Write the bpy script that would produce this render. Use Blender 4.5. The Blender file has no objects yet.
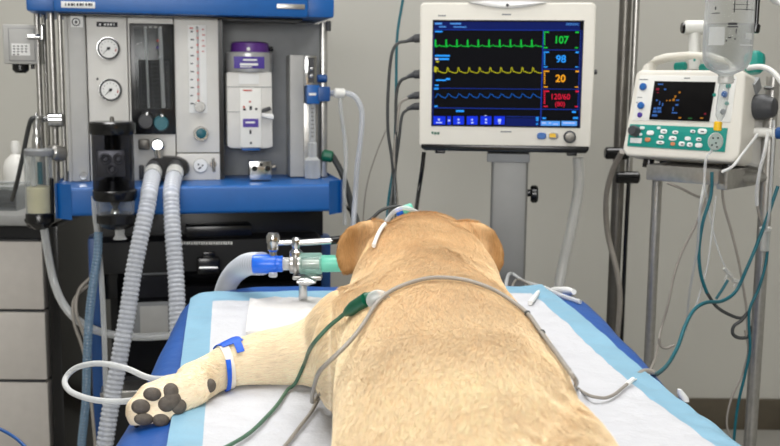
import bpy, bmesh, math, random
import numpy as np
from mathutils import Vector, Matrix, noise
from mathutils.bvhtree import BVHTree
random.seed(7); rng = np.random.default_rng(7)
C = bpy.context.scene.collection
R = math.radians
V = Vector

# ------------------------------------------------------------------ camera
CAM = V((0, 0, 1.30)); TH = math.atan(.143); RO = .010; F = 1000.0
FWD = V((0, math.cos(TH), -math.sin(TH)))
_u = V((0, math.sin(TH), math.cos(TH))); _r = V((1, 0, 0))
RT = _r * math.cos(RO) + _u * math.sin(RO); UP = _u * math.cos(RO) - _r * math.sin(RO)
cd = bpy.data.cameras.new('camera'); cam = bpy.data.objects.new('camera', cd); C.objects.link(cam)
cam.matrix_world = Matrix.Translation(CAM) @ Matrix((RT, UP, -FWD)).transposed().to_4x4()
cd.sensor_width = 36; cd.lens = F / 780 * 36; cd.clip_start = .02
cd.dof.use_dof = True; cd.dof.focus_distance = 1.42; cd.dof.aperture_fstop = 9
bpy.context.scene.camera = cam
sc = bpy.context.scene
sc.view_settings.view_transform = 'Standard'; sc.view_settings.look = 'None'
sc.view_settings.gamma = 1; sc.view_settings.exposure = 0.0

def ray(px, py): return FWD + RT * ((px - 390) / F) + UP * ((223 - py) / F)
class Fr:                                            # a thing's own axes; pt() finds the point of a plane y = ly seen at a pixel
    def __init__(s, loc=(0, 0, 0), rz=0, tilt=0):
        s.M = Matrix.Translation(loc) @ Matrix.Rotation(R(rz), 4, 'Z') @ Matrix.Rotation(R(tilt), 4, 'X'); s.I = s.M.inverted()
    def pt(s, px, py, ly=0.0):
        o = s.I @ CAM; d = s.I.to_3x3() @ ray(px, py); return o + d * ((ly - o.y) / d.y)
    def sc(s, px, py, ly=0.0): return ((s.M @ s.pt(px, py, ly)) - CAM).dot(FWD) / F
WF = Fr()
def W(px, py, Y): return WF.pt(px, py, Y)
def onz(px, py, z):
    d = ray(px, py); return CAM + d * ((z - CAM.z) / d.z)
def onplane(px, py, p, n):
    d = ray(px, py); return CAM + d * ((p - CAM).dot(n) / d.dot(n))

# ------------------------------------------------------------------ materials
def lin(c):
    f = lambda v: v / 12.92 if v <= .04045 else ((v + .055) / 1.055) ** 2.4
    return tuple(f(v / 255) for v in c[:3]) + (1,)
MATS = {}
def mat(name, c, rough=.5, metal=0, var=.06, vs=30, bump=0, bs=200, spec=.5, coat=0, emit=0, dist=.002):
    m = bpy.data.materials.new(name); m.use_nodes = True; nt = m.node_tree; b = nt.nodes['Principled BSDF']; L = nt.links
    b.inputs['Roughness'].default_value = rough; b.inputs['Metallic'].default_value = metal
    b.inputs['Specular IOR Level'].default_value = spec; b.inputs['Coat Weight'].default_value = coat
    tc = nt.nodes.new('ShaderNodeTexCoord'); n = nt.nodes.new('ShaderNodeTexNoise'); n.inputs['Scale'].default_value = vs; n.inputs['Detail'].default_value = 4
    L.new(tc.outputs['Object'], n.inputs['Vector'])
    rp = nt.nodes.new('ShaderNodeValToRGB'); k = lin(c)
    rp.color_ramp.elements[0].position = .3; rp.color_ramp.elements[1].position = .7
    rp.color_ramp.elements[0].color = tuple(v * (1 - var) for v in k[:3]) + (1,); rp.color_ramp.elements[1].color = tuple(min(1, v * (1 + var)) for v in k[:3]) + (1,)
    L.new(n.outputs['Fac'], rp.inputs['Fac'])
    if not emit: L.new(rp.outputs['Color'], b.inputs['Base Color'])
    else: b.inputs['Base Color'].default_value = (.004, .004, .005, 1); b.inputs['Specular IOR Level'].default_value = .03
    if emit:
        b.inputs['Emission Strength'].default_value = emit; L.new(rp.outputs['Color'], b.inputs['Emission Color'])
    if bump:
        n2 = nt.nodes.new('ShaderNodeTexNoise'); n2.inputs['Scale'].default_value = bs; n2.inputs['Detail'].default_value = 5; L.new(tc.outputs['Object'], n2.inputs['Vector'])
        bp = nt.nodes.new('ShaderNodeBump'); bp.inputs['Strength'].default_value = bump; bp.inputs['Distance'].default_value = dist
        L.new(n2.outputs['Fac'], bp.inputs['Height']); L.new(bp.outputs['Normal'], b.inputs['Normal'])
    MATS[name] = m; return m
def clear(name, c, solid=.25, rough=.08, tint=None, nz=.08):
    """thin clear plastic or glass: mostly lets light through, mirrors at grazing angles, with a little body colour"""
    m = bpy.data.materials.new(name); m.use_nodes = True; nt = m.node_tree; L = nt.links; b = nt.nodes['Principled BSDF']; out = nt.nodes['Material Output']
    b.inputs['Base Color'].default_value = lin(c); b.inputs['Roughness'].default_value = rough; b.inputs['Specular IOR Level'].default_value = .8
    n = nt.nodes.new('ShaderNodeTexNoise'); n.inputs['Scale'].default_value = 40
    tr = nt.nodes.new('ShaderNodeBsdfTransparent'); tr.inputs['Color'].default_value = lin(tint or (250, 250, 250))
    lw = nt.nodes.new('ShaderNodeLayerWeight'); lw.inputs['Blend'].default_value = .35
    ma = nt.nodes.new('ShaderNodeMath'); ma.operation = 'MULTIPLY_ADD'; ma.inputs[1].default_value = .75; ma.inputs[2].default_value = solid; ma.use_clamp = True
    m2 = nt.nodes.new('ShaderNodeMath'); m2.operation = 'MULTIPLY_ADD'; m2.inputs[1].default_value = nz
    L.new(lw.outputs['Facing'], ma.inputs[0]); L.new(n.outputs['Fac'], m2.inputs[0]); L.new(ma.outputs[0], m2.inputs[2])
    mx = nt.nodes.new('ShaderNodeMixShader'); L.new(m2.outputs[0], mx.inputs[0]); L.new(tr.outputs[0], mx.inputs[1]); L.new(b.outputs[0], mx.inputs[2])
    L.new(mx.outputs[0], out.inputs['Surface']); MATS[name] = m; return m

M_wall = mat('wall_paint', (188, 186, 178), .55, var=.015, vs=3, bump=.05, bs=300)
M_floor = mat('floor_vinyl', (150, 148, 142), .35, var=.04, vs=12)
M_ceil = mat('ceiling_paint', (225, 225, 220), .8, var=.01)
M_steelbase = mat('brushed_baseboard', (118, 110, 97), .35, .8, var=.15, vs=6)
M_blue = mat('blue_plastic', (14, 92, 166), .38, var=.04)
M_bluedk = mat('blue_enamel', (30, 78, 140), .4, var=.06)
M_panel = mat('panel_grey', (216, 214, 209), .45, var=.025)
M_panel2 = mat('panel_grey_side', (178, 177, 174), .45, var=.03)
M_recess = mat('recess_grey', (134, 136, 138), .5, var=.05)
M_black = mat('black_plastic', (15, 15, 17), .22, var=.2)
M_blackm = mat('black_matte', (15, 15, 17), .65, var=.2)
M_dark = mat('dark_grey', (62, 63, 66), .5, var=.12)
M_chrome = mat('chrome', (200, 200, 200), .16, 1, var=.04)
M_silver = mat('silver_band', (196, 196, 196), .3, .45, var=.03)
M_steel = mat('brushed_steel', (178, 176, 172), .3, .8, var=.1, vs=80)
M_steeldk = mat('dark_steel', (112, 109, 104), .35, .75, var=.12)
M_alu = mat('aluminium', (190, 190, 190), .4, .85, var=.05)
M_white = mat('white_plastic', (232, 231, 226), .4, var=.02)
M_beige = mat('monitor_shell', (226, 222, 212), .42, var=.015)
M_label = mat('label_paper', (236, 236, 234), .6, var=.03)
M_ink = mat('ink_dark', (40, 40, 46), .7)
M_red = mat('ink_red', (190, 60, 50), .6)
M_purple = mat('purple_plastic', (88, 44, 128), .4, var=.08)
M_violet = mat('violet_label', (74, 52, 150), .5, var=.08)
M_teal = mat('teal_plastic', (22, 142, 130), .4, var=.06)
M_tealdk = mat('teal_cable', (10, 92, 104), .4, var=.08)
M_mint = mat('mint_plastic', (110, 205, 180), .3, var=.05)
M_skyblue = mat('blue_connector_plastic', (24, 104, 226), .3, var=.05)
M_navybtn = mat('blue_button', (36, 96, 168), .4, var=.08)
M_cabgrey = mat('drawer_grey', (205, 199, 192), .45, var=.03)
M_counter = mat('counter_grey', (150, 150, 148), .5, var=.08)
M_drape = mat('blue_drape', (24, 80, 156), .42, var=.08, vs=9, bump=.25, bs=18, dist=.01)
M_padwhite = mat('pad_white', (200, 201, 206), .8, var=.02, bump=.7, bs=38, dist=.006)
M_padblue = mat('pad_blue_film', (132, 176, 200), .4, var=.05, vs=14, bump=.4, bs=22, dist=.006)
M_towel = mat('cotton_white', (218, 216, 214), .95, var=.015, bump=.7, bs=240, dist=.002)
M_cable = mat('grey_cable', (150, 144, 136), .45, var=.06)
M_cabledk = mat('charcoal_cable', (58, 60, 60), .5, var=.1)
M_green = mat('green_cable', (70, 106, 86), .42, var=.12)
M_greendk = mat('green_plug', (8, 92, 66), .35, var=.1)
M_tape = mat('white_tape', (232, 226, 214), .8, var=.04, bump=.3, bs=150)
M_bluetape = mat('blue_tape', (14, 92, 214), .55, var=.1, bump=.3, bs=120)
M_yellow = mat('yellow_plastic', (232, 184, 24), .4, var=.05)
M_padpaw = mat('paw_pad', (84, 76, 68), .62, var=.2, vs=160, bump=.7, bs=520, dist=.0012)
M_nose = mat('nose_black', (36, 30, 28), .4, var=.1)
M_cream = mat('cream_filter', (214, 206, 172), .7, var=.08)
M_hose = clear('corrugated_clear', (214, 218, 226), .42, .3)
M_tube = clear('clear_tube', (226, 228, 228), .34, .15)
M_tubeblue = clear('bluish_tube', (120, 150, 175), .5, .25)
M_glass = clear('clear_plastic', (215, 218, 220), .03, .05, (238, 240, 240), .03)
M_bottle = clear('bottle_plastic', (225, 228, 230), .0, .04, (244, 245, 245), .015)
M_smoke = clear('smoked_plastic', (60, 60, 64), .0, .06, (150, 150, 155), .02)
M_fog = clear('frosted_tube', (210, 210, 206), .38, .3)
M_mintclear = clear('mint_clear', (170, 214, 202), .25, .1)
M_screen = mat('screen_black', (3, 4, 9), .5, var=.2, emit=.6)
M_screen2 = mat('screen_dark', (14, 13, 14), .4, var=.2, spec=.1)
def glow(n, c, s=1.0): return mat(n, c, .5, var=.03, emit=s)
G_hdr = glow('screen_header_blue', (6, 26, 98), .9); G_navy = glow('screen_line_blue', (18, 50, 150), 1)
G_green = glow('screen_green', (20, 190, 60), 1.1); G_cyan = glow('screen_cyan', (40, 150, 245), 1.1); G_yel = glow('screen_yellow', (190, 185, 30), 1)
G_org = glow('screen_orange', (240, 160, 30), 1.1); G_red = glow('screen_red', (225, 25, 60), 1.1); G_btn = glow('screen_button_blue', (14, 50, 225), 1)
G_pale = glow('screen_pale_blue', (90, 160, 245), 1); G_white = glow('screen_white', (190, 205, 250), 1); G_dimblue = glow('screen_trace_blue', (16, 88, 175), 1)
G_lamp = mat('lamp_diffuser', (255, 255, 255), .5, var=.001, emit=3)

# ------------------------------------------------------------------ mesh builder
def cr(pts, n=8):
    """smooth curve through points"""
    P = [V(p) for p in pts]
    if len(P) < 3: return P
    Q = [P[0] * 2 - P[1]] + P + [P[-1] * 2 - P[-2]]; out = []
    for i in range(1, len(Q) - 2):
        a, b, c, d = Q[i - 1:i + 3]
        for k in range(n):
            t = k / n
            out.append(.5 * ((2 * b) + (c - a) * t + (2 * a - 5 * b + 4 * c - d) * t * t + (3 * b - a - 3 * c + d) * t ** 3))
    out.append(P[-1]); return out
def resample(P, step):
    out = [P[0]]; acc = 0
    for a, b in zip(P, P[1:]):
        l = (b - a).length
        while l > 1e-9 and acc + l >= step:
            t = (step - acc) / l; a = a.lerp(b, t); out.append(a.copy()); l = (b - a).length; acc = 0
        acc += l
    if (out[-1] - P[-1]).length > step * .3: out.append(P[-1])
    return out
class MB:
    def __init__(s): s.bm = bmesh.new(); s.mi = 0
    def _fin(s, faces):
        for f in faces: f.material_index = s.mi
    def box(s, x0, x1, y0, y1, z0, z1, bev=0, seg=2, M=None):
        vs = [s.bm.verts.new((x, y, z)) for x in (x0, x1) for y in (y0, y1) for z in (z0, z1)]
        q = [(0, 1, 3, 2), (4, 6, 7, 5), (0, 4, 5, 1), (2, 3, 7, 6), (0, 2, 6, 4), (1, 5, 7, 3)]
        fs = [s.bm.faces.new([vs[i] for i in f]) for f in q]; s._post(vs, fs, bev, seg, M)
    def _post(s, vs, fs, bev, seg, M):
        bmesh.ops.recalc_face_normals(s.bm, faces=fs)
        if M is not None:
            for v in vs: v.co = M @ v.co
        if bev:
            ed = list({e for f in fs for e in f.edges})
            r = bmesh.ops.bevel(s.bm, geom=ed, offset=bev, segments=seg, profile=.6, affect='EDGES', clamp_overlap=True)
            fs = [f for f in fs if f.is_valid] + r['faces']
        s._fin(fs)
    def pbox(s, fr, a, b, c, d, yf, yb, bev=0, seg=2):
        mx, my = (a + c) / 2, (b + d) / 2
        x0, x1 = fr.pt(a, my, yf).x, fr.pt(c, my, yf).x; z1, z0 = fr.pt(mx, b, yf).z, fr.pt(mx, d, yf).z
        s.box(x0, x1, yf, yb, z0, z1, bev, seg); return x0, x1, z0, z1
    def prism(s, poly, y0, y1, bev=0, seg=2, M=None):
        n = len(poly); a = [s.bm.verts.new((x, y0, z)) for x, z in poly]; b = [s.bm.verts.new((x, y1, z)) for x, z in poly]
        fs = [s.bm.faces.new(a), s.bm.faces.new(b[::-1])] + [s.bm.faces.new((a[i], b[i], b[(i + 1) % n], a[(i + 1) % n])) for i in range(n)]
        s._post(a + b, fs, bev, seg, M)
    def pprism(s, fr, poly, yf, yb, bev=0, seg=2):
        P = [fr.pt(x, y, yf) for x, y in poly]; s.prism([(p.x, p.z) for p in P], yf, yb, bev, seg)
    def lathe(s, o, ax, prof, seg=24, cap=True):
        o = V(o); ax = V(ax).normalized(); t = V((1, 0, 0)) if abs(ax.x) < .8 else V((0, 1, 0)); u = ax.cross(t).normalized(); w = ax.cross(u)
        rings = []
        for r, h in prof:
            rings.append([s.bm.verts.new(o + ax * h + (u * math.cos(6.28318 * i / seg) + w * math.sin(6.28318 * i / seg)) * max(r, 1e-5)) for i in range(seg)])
        fs = []
        for p, q in zip(rings, rings[1:]):
            fs += [s.bm.faces.new((p[i], q[i], q[(i + 1) % seg], p[(i + 1) % seg])) for i in range(seg)]
        if cap: fs += [s.bm.faces.new(rings[0]), s.bm.faces.new(rings[-1][::-1])]
        bmesh.ops.recalc_face_normals(s.bm, faces=fs); s._fin(fs)
    def cyl(s, p, q, r, r2=None, seg=18):
        p, q = V(p), V(q); s.lathe(p, q - p, [(r, 0), (r if r2 is None else r2, (q - p).length)], seg)
    def rod(s, p, q, r, e=None, seg=18):             # a cylinder with softened ends
        p, q = V(p), V(q); l = (q - p).length; e = e or min(r * .25, l * .2)
        s.lathe(p, q - p, [(r - e, 0), (r, e), (r, l - e), (r - e, l)], seg)
    def plathe(s, fr, px, ly, prof, seg=28):         # upright turned shape from (row, half-width) in the photo's pixels
        b = fr.pt(px, prof[-1][0], ly); k = fr.sc(px, prof[0][0], ly)
        P = [(hw * k, fr.pt(px, py, ly).z - b.z) for py, hw in prof]
        s.lathe((b.x, ly, b.z), (0, 0, 1), P, seg); return b
    def dial(s, fr, px, py, ly, rpx, dep, bev=.15, seg=24):   # knob on a front plane
        p = fr.pt(px, py, ly); r = rpx * fr.sc(px, py, ly)
        s.lathe(p, (0, -1, 0), [(r, 0), (r, dep * .7), (r * (1 - bev), dep)], seg)
    def ring(s, o, ax, r, t, seg=28, sub=8):
        o = V(o); ax = V(ax).normalized(); u = ax.orthogonal().normalized(); w = ax.cross(u)
        s.sweep([o + (u * math.cos(6.28318 * i / seg) + w * math.sin(6.28318 * i / seg)) * r for i in range(seg)], [t] * seg, sub, True)
    def sweep(s, P, rad, seg=8, closed=False):
        n = len(P); rings = []; up = None
        for i in range(n):
            a, b = (P[(i - 1) % n], P[(i + 1) % n]) if closed else (P[max(i - 1, 0)], P[min(i + 1, n - 1)])
            t = (b - a); t = t.normalized() if t.length > 1e-9 else V((0, 0, 1))
            if up is None: up = t.orthogonal().normalized()
            up = (up - t * up.dot(t)); up = up.normalized() if up.length > 1e-6 else t.orthogonal().normalized()
            w = t.cross(up)
            rings.append([s.bm.verts.new(P[i] + (up * math.cos(6.28318 * k / seg) + w * math.sin(6.28318 * k / seg)) * rad[i]) for k in range(seg)])
        fs = []
        for i in range(n if closed else n - 1):
            p, q = rings[i], rings[(i + 1) % n]
            fs += [s.bm.faces.new((p[k], q[k], q[(k + 1) % seg], p[(k + 1) % seg])) for k in range(seg)]
        if not closed: fs += [s.bm.faces.new(rings[0]), s.bm.faces.new(rings[-1][::-1])]
        bmesh.ops.recalc_face_normals(s.bm, faces=fs); s._fin(fs)
    def tube(s, pts, r, seg=8, n=8): P = cr(pts, n); s.sweep(P, [r] * len(P), seg)
    def corr(s, pts, r, pitch=.0105, amp=.0022, seg=16):  # corrugated hose
        P = resample(cr(pts, 12), pitch / 4); s.sweep(P, [r + amp * (0, .9, 1, .1)[i % 4] for i in range(len(P))], seg)
    def ell(s, c, r, M=None, u=20, v=12):
        M = (Matrix.Translation(c) @ (M.to_4x4() if M else Matrix())) @ Matrix.Diagonal((*r, 1)) if not isinstance(r, float) else Matrix.Translation(c) @ Matrix.Diagonal((r, r, r, 1))
        g = bmesh.ops.create_uvsphere(s.bm, u_segments=u, v_segments=v, radius=1, matrix=M)
        s._fin({f for x in g['verts'] for f in x.link_faces})
    def loft(s, rings, n=28):                        # rings: (centre, half-width vector, half-height vector, exponent)
        R_ = []
        for c, a, b, e in rings:
            c, a, b = V(c), V(a), V(b); q = []
            for i in range(n):
                th = 6.28318 * i / n; ct, st = math.cos(th), math.sin(th)
                q.append(s.bm.verts.new(c + a * math.copysign(abs(ct) ** (2 / e), ct) + b * math.copysign(abs(st) ** (2 / e), st)))
            R_.append(q)
        fs = []
        for p, q in zip(R_, R_[1:]): fs += [s.bm.faces.new((p[k], q[k], q[(k + 1) % n], p[(k + 1) % n])) for k in range(n)]
        fs += [s.bm.faces.new(R_[0]), s.bm.faces.new(R_[-1][::-1])]
        bmesh.ops.recalc_face_normals(s.bm, faces=fs); s._fin(fs)
    def text(s, body, size, M, dep=.0004, off=0.0):  # lettering standing on local xz, facing -y
        cu = bpy.data.curves.new('t', 'FONT'); cu.body = body; cu.size = size; cu.align_x = 'CENTER'; cu.align_y = 'CENTER'; cu.extrude = dep; cu.offset = off
        o = bpy.data.objects.new('t', cu); C.objects.link(o); dg = bpy.context.evaluated_depsgraph_get(); me = o.evaluated_get(dg).to_mesh()
        X = M @ Matrix.Rotation(R(90), 4, 'X'); k = len(s.bm.verts); kf = len(s.bm.faces)
        s.bm.from_mesh(me); s.bm.verts.ensure_lookup_table(); s.bm.faces.ensure_lookup_table()
        for v in s.bm.verts[k:]: v.co = X @ v.co
        for f in s.bm.faces[kf:]: f.material_index = s.mi
        bpy.data.objects.remove(o); bpy.data.curves.remove(cu)
    def ptext(s, fr, px, py, ly, hpx, body, off=0.0, sx=1.0):
        p = fr.pt(px, py, ly); s.text(body, hpx * fr.sc(px, py, ly) * 1.38, Matrix.Translation(p) @ Matrix.Diagonal((sx, 1, 1, 1)), off=off)
    def build(s, name, m, parent=None, angle=35):
        me = bpy.data.meshes.new(name); s.bm.to_mesh(me); s.bm.free()
        for q in (m if isinstance(m, list) else [m]): me.materials.append(q)
        me.shade_smooth(); me.set_sharp_from_angle(angle=R(angle))
        o = bpy.data.objects.new(name, me); C.objects.link(o)
        if parent: o.parent = parent
        return o
def tag(o, label=None, cat=None, group=None, kind=None):
    for k, v in (('label', label), ('category', cat), ('group', group), ('kind', kind)):
        if v: o[k] = v
    return o
def thing(name, label, cat, fr=None, loc=None, group=None):
    o = bpy.data.objects.new(name, None); C.objects.link(o); o.empty_display_size = .05
    if fr: o.matrix_world = fr.M
    if loc: o.location = loc
    return tag(o, label, cat, group)
def part(name, m, parent, fn, label=None):
    b = MB(); fn(b); o = b.build(name, m, parent)
    if label: o['label'] = label
    return o
def struct(name, m, fn): return tag(part(name, m, None, fn), kind='structure')

# ------------------------------------------------------------------ the room
YB = 3.66
struct('floor', M_floor, lambda b: b.box(-2.6, 2.6, -2.2, YB + .1, -.05, 0))
struct('wall_back', M_wall, lambda b: b.box(-2.6, 2.6, YB, YB + .1, 0, 2.85))
struct('wall_left', M_wall, lambda b: b.box(-2.6, -2.5, -2.2, YB, 0, 2.85))
struct('wall_right', M_wall, lambda b: b.box(2.5, 2.6, -2.2, YB, 0, 2.85))
struct('wall_front', M_wall, lambda b: b.box(-2.6, 2.6, -2.3, -2.2, 0, 2.85))
struct('ceiling', M_ceil, lambda b: b.box(-2.6, 2.6, -2.3, YB + .1, 2.85, 2.95))
struct('baseboard_back', M_steelbase, lambda b: b.box(-2.5, 2.5, YB - .015, YB, 0, .12, .004))

LAMPS = [(0.0, 1.15, 1.1, 1.1, 7), (-.9, 2.5, .55, 1.1, 16.5), (.9, 2.5, .55, 1.1, 10.5), (0.1, -1.0, 1.1, .55, 6)]
for i, (x, y, sx, sy, pw) in enumerate(LAMPS):
    t = thing('ceiling_light', ('large square ceiling light above the operating table', 'ceiling light above the anaesthesia machine', 'ceiling light above the equipment stand', 'ceiling light behind the foot of the table')[i], 'light', loc=(x, y, 2.85))
    part('frame', M_white, t, lambda b: [b.box(-sx / 2 - .03, sx / 2 + .03, a, c, -.05, 0) for a, c in ((-sy / 2 - .03, -sy / 2), (sy / 2, sy / 2 + .03))] + [b.box(a, c, -sy / 2, sy / 2, -.05, 0) for a, c in ((-sx / 2 - .03, -sx / 2), (sx / 2, sx / 2 + .03))])
    part('diffuser', G_lamp, t, lambda b: b.box(-sx / 2, sx / 2, -sy / 2, sy / 2, -.02, -.005))
    l = bpy.data.lights.new('lamp', 'AREA'); l.shape = 'RECTANGLE'; l.size = sx; l.size_y = sy; l.energy = pw; l.spread = R(105 if i == 0 else 150); l.color = (1, .985, .955)
    lo = bpy.data.objects.new('lamp', l); C.objects.link(lo); lo.parent = t; lo.location = (0, 0, -.03)
t = thing('fill_light', 'wide added fill light on the unseen wall facing the machines, behind the viewer', 'light', loc=(-.2, -2.2, 1.9))  # fill lamp added out of view to brighten the upright faces
part('housing', M_white, t, lambda b: b.box(-1.05, 1.05, 0, .05, -.55, .55, .01)); part('diffuser', G_lamp, t, lambda b: b.box(-1, 1, .05, .06, -.5, .5))
l = bpy.data.lights.new('lamp', 'AREA'); l.shape = 'RECTANGLE'; l.size = 2; l.size_y = 1; l.energy = 35; l.color = (1, .985, .955); l.spread = R(140)
lo = bpy.data.objects.new('lamp', l); C.objects.link(lo); lo.parent = t; lo.location = (0, .08, 0); lo.rotation_euler = (R(90), 0, 0)
w = bpy.data.worlds.new('world'); sc.world = w; w.use_nodes = True; w.node_tree.nodes['Background'].inputs[0].default_value = (.8, .82, .85, 1); w.node_tree.nodes['Background'].inputs[1].default_value = .05
# ------------------------------------------------------------------ operating table, drape, pads
FT = Fr((.05, 1.2, 0), 4.2); TW, TY0, TY1, TRAD, ROLL = .357, -1.0, .79, .14, .04
def sstep(t): t = max(0, min(1, t)); return t * t * (3 - 2 * t)
def outside(lx, ly):                                 # distance outside the table top's rounded outline
    cy, hy = (TY0 + TY1) / 2, (TY1 - TY0) / 2
    qx, qy = abs(lx) - (TW - TRAD), abs(ly - cy) - (hy - TRAD)
    return math.hypot(max(qx, 0), max(qy, 0)) + min(max(qx, qy), 0) - TRAD
def topz(x, y):
    l = FT.I @ V((x, y, 0)); d = outside(l.x, l.y); z = .86 + .028 * sstep((l.y - .12) / .6)
    if d > 0: d = min(d, ROLL * .98); z -= ROLL - math.sqrt(ROLL * ROLL - d * d)
    return z
t = thing('operating_table', 'steel operating table under a blue drape, carrying the dog', 'table', FT)
part('table_top', M_steel, t, lambda b: b.box(-TW + .02, TW - .02, TY0 + .04, TY1 - .04, .80, .84, .012))
part('mattress', M_dark, t, lambda b: b.box(-TW + .03, TW - .03, TY0 + .05, TY1 - .05, .84, .853, .005))
part('column', M_steel, t, lambda b: b.rod((0, -.1, .1), (0, -.1, .80), .07))
part('base', M_steeldk, t, lambda b: b.box(-.26, .26, -.6, .4, .03, .11, .03))
for x in (-.2, .2):
    for y in (-.52, .32): part('caster', M_black, t, lambda b: b.rod((x - .012, y, .03), (x + .012, y, .03), .03))

def drape(b):
    N = 260; cy, hy = (TY0 + TY1) / 2, (TY1 - TY0) / 2; out = []
    per = []
    for (sx, sy, a0) in ((1, 1, 0), (-1, 1, 90), (-1, -1, 180), (1, -1, 270)):
        for k in range(11):
            a = R(a0 + 9 * k); per.append(V((sx * (TW - TRAD) + TRAD * math.cos(a), cy + sy * (hy - TRAD) + TRAD * math.sin(a), 0)))
    P = resample(per + [per[0]], .02)[:-1]; n = len(P)
    nr = [(P[(i + 1) % n] - P[i - 1]).normalized() for i in range(n)]; nr = [V((t.y, -t.x, 0)) for t in nr]
    prof = [(f, 0, 0) for f in (.05, .4, .7, .85, .93, 1)] + [(1, ROLL * math.sin(R(a)), -ROLL * (1 - math.cos(R(a)))) for a in (15, 30, 45, 60, 75, 90)] + [(1, ROLL + .004 * k, -ROLL - .02 * k) for k in range(1, 14)]
    rows = []
    for f, d, dz in prof:
        row = []
        for i, p in enumerate(P):
            q = V((p.x * f, cy + (p.y - cy) * f, 0)); k = min(1, max(0, (-dz - ROLL * .35) / .2))
            fold = (math.sin(i * .42 + 2 * noise.noise((i * .05, 0, 3))) * .5 + noise.noise((i * .16, dz * 3, 8))) * .03 * k
            q += nr[i] * (d + fold + .006 * noise.noise(V((i * .1, dz * 12, 1))) * (dz < 0))
            l = q; z = .858 + .028 * sstep((l.y - .12) / .6) + dz + .004 * noise.noise(V((l.x * 14, l.y * 9, 2))) * (f > .8)
            row.append(b.bm.verts.new((l.x, l.y, z)))
        rows.append(row)
    for a, c in zip(rows, rows[1:]):
        for i in range(n): b.bm.faces.new((a[i], a[(i + 1) % n], c[(i + 1) % n], c[i]))
    b.bm.faces.new(rows[0][::-1]); bmesh.ops.recalc_face_normals(b.bm, faces=b.bm.faces)
b = MB(); drape(b); o = b.build('surgical_drape', M_drape, angle=80); o.matrix_world = FT.M
tag(o, 'royal blue drape over the operating table, hanging down at its edges', 'drape')

FP = Fr((.077, 1.2, 0), 9)
def wrk(x, y):
    return .005 * noise.noise(V((x * 7, y * 5, 0))) + .0048 * abs(noise.noise(V((x * 15 + y * 8, y * 13 - x * 4, 5)))) + .001 * noise.noise(V((x * 40, y * 40, 9)))
def cloth(b, fr, xs, ys, lift, w=wrk, thick=0):
    g = []
    for y in ys:
        row = []
        for x in xs:
            p = fr.M @ V((x, y, 0)); z = topz(p.x, p.y) + lift + w(p.x, p.y)
            row.append(b.bm.verts.new((x, y, z)))
        g.append(row)
    for r0, r1 in zip(g, g[1:]):
        for i in range(len(xs) - 1): b.bm.faces.new((r0[i], r0[i + 1], r1[i + 1], r1[i]))
    if thick:
        r = bmesh.ops.extrude_face_region(b.bm, geom=list(b.bm.faces)); bmesh.ops.translate(b.bm, verts=[v for v in r['geom'] if isinstance(v, bmesh.types.BMVert)], vec=(0, 0, thick))
        bmesh.ops.recalc_face_normals(b.bm, faces=b.bm.faces)
ls = lambda a, c, n: [a + (c - a) * i / n for i in range(n + 1)]
b = MB(); cloth(b, FP, ls(-.303, .303, 90), ls(-.92, .655, 200), .007); pad = b.build('absorbent_pad', M_padwhite, angle=80); pad.matrix_world = FP.M
tag(pad, 'large white absorbent pad with light blue edges, spread under the dog', 'pad')
b = MB()
for xs, ys in ((ls(-.345, -.303, 6), ls(-.92, .72, 160)), (ls(.303, .345, 6), ls(-.92, .72, 160)), (ls(-.303, .303, 90), ls(.655, .72, 8))): cloth(b, FP, xs, ys, .007)
o = b.build('edge_border', M_padblue, pad, 80); o['label'] = 'light blue film border'

FW_ = Fr((-.17, 1.70, 0), 6)
b = MB(); cloth(b, FW_, ls(-.075, .12, 30), ls(-.1, .1, 30), .011, lambda x, y: wrk(x, y) + .003 * noise.noise(V((x * 60, y * 60, 1))), .006); o = b.build('gauze_towel', M_towel, angle=80); o.matrix_world = FW_.M
tag(o, 'small folded white cotton towel lying by the dog\'s shoulder', 'towel')

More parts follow.
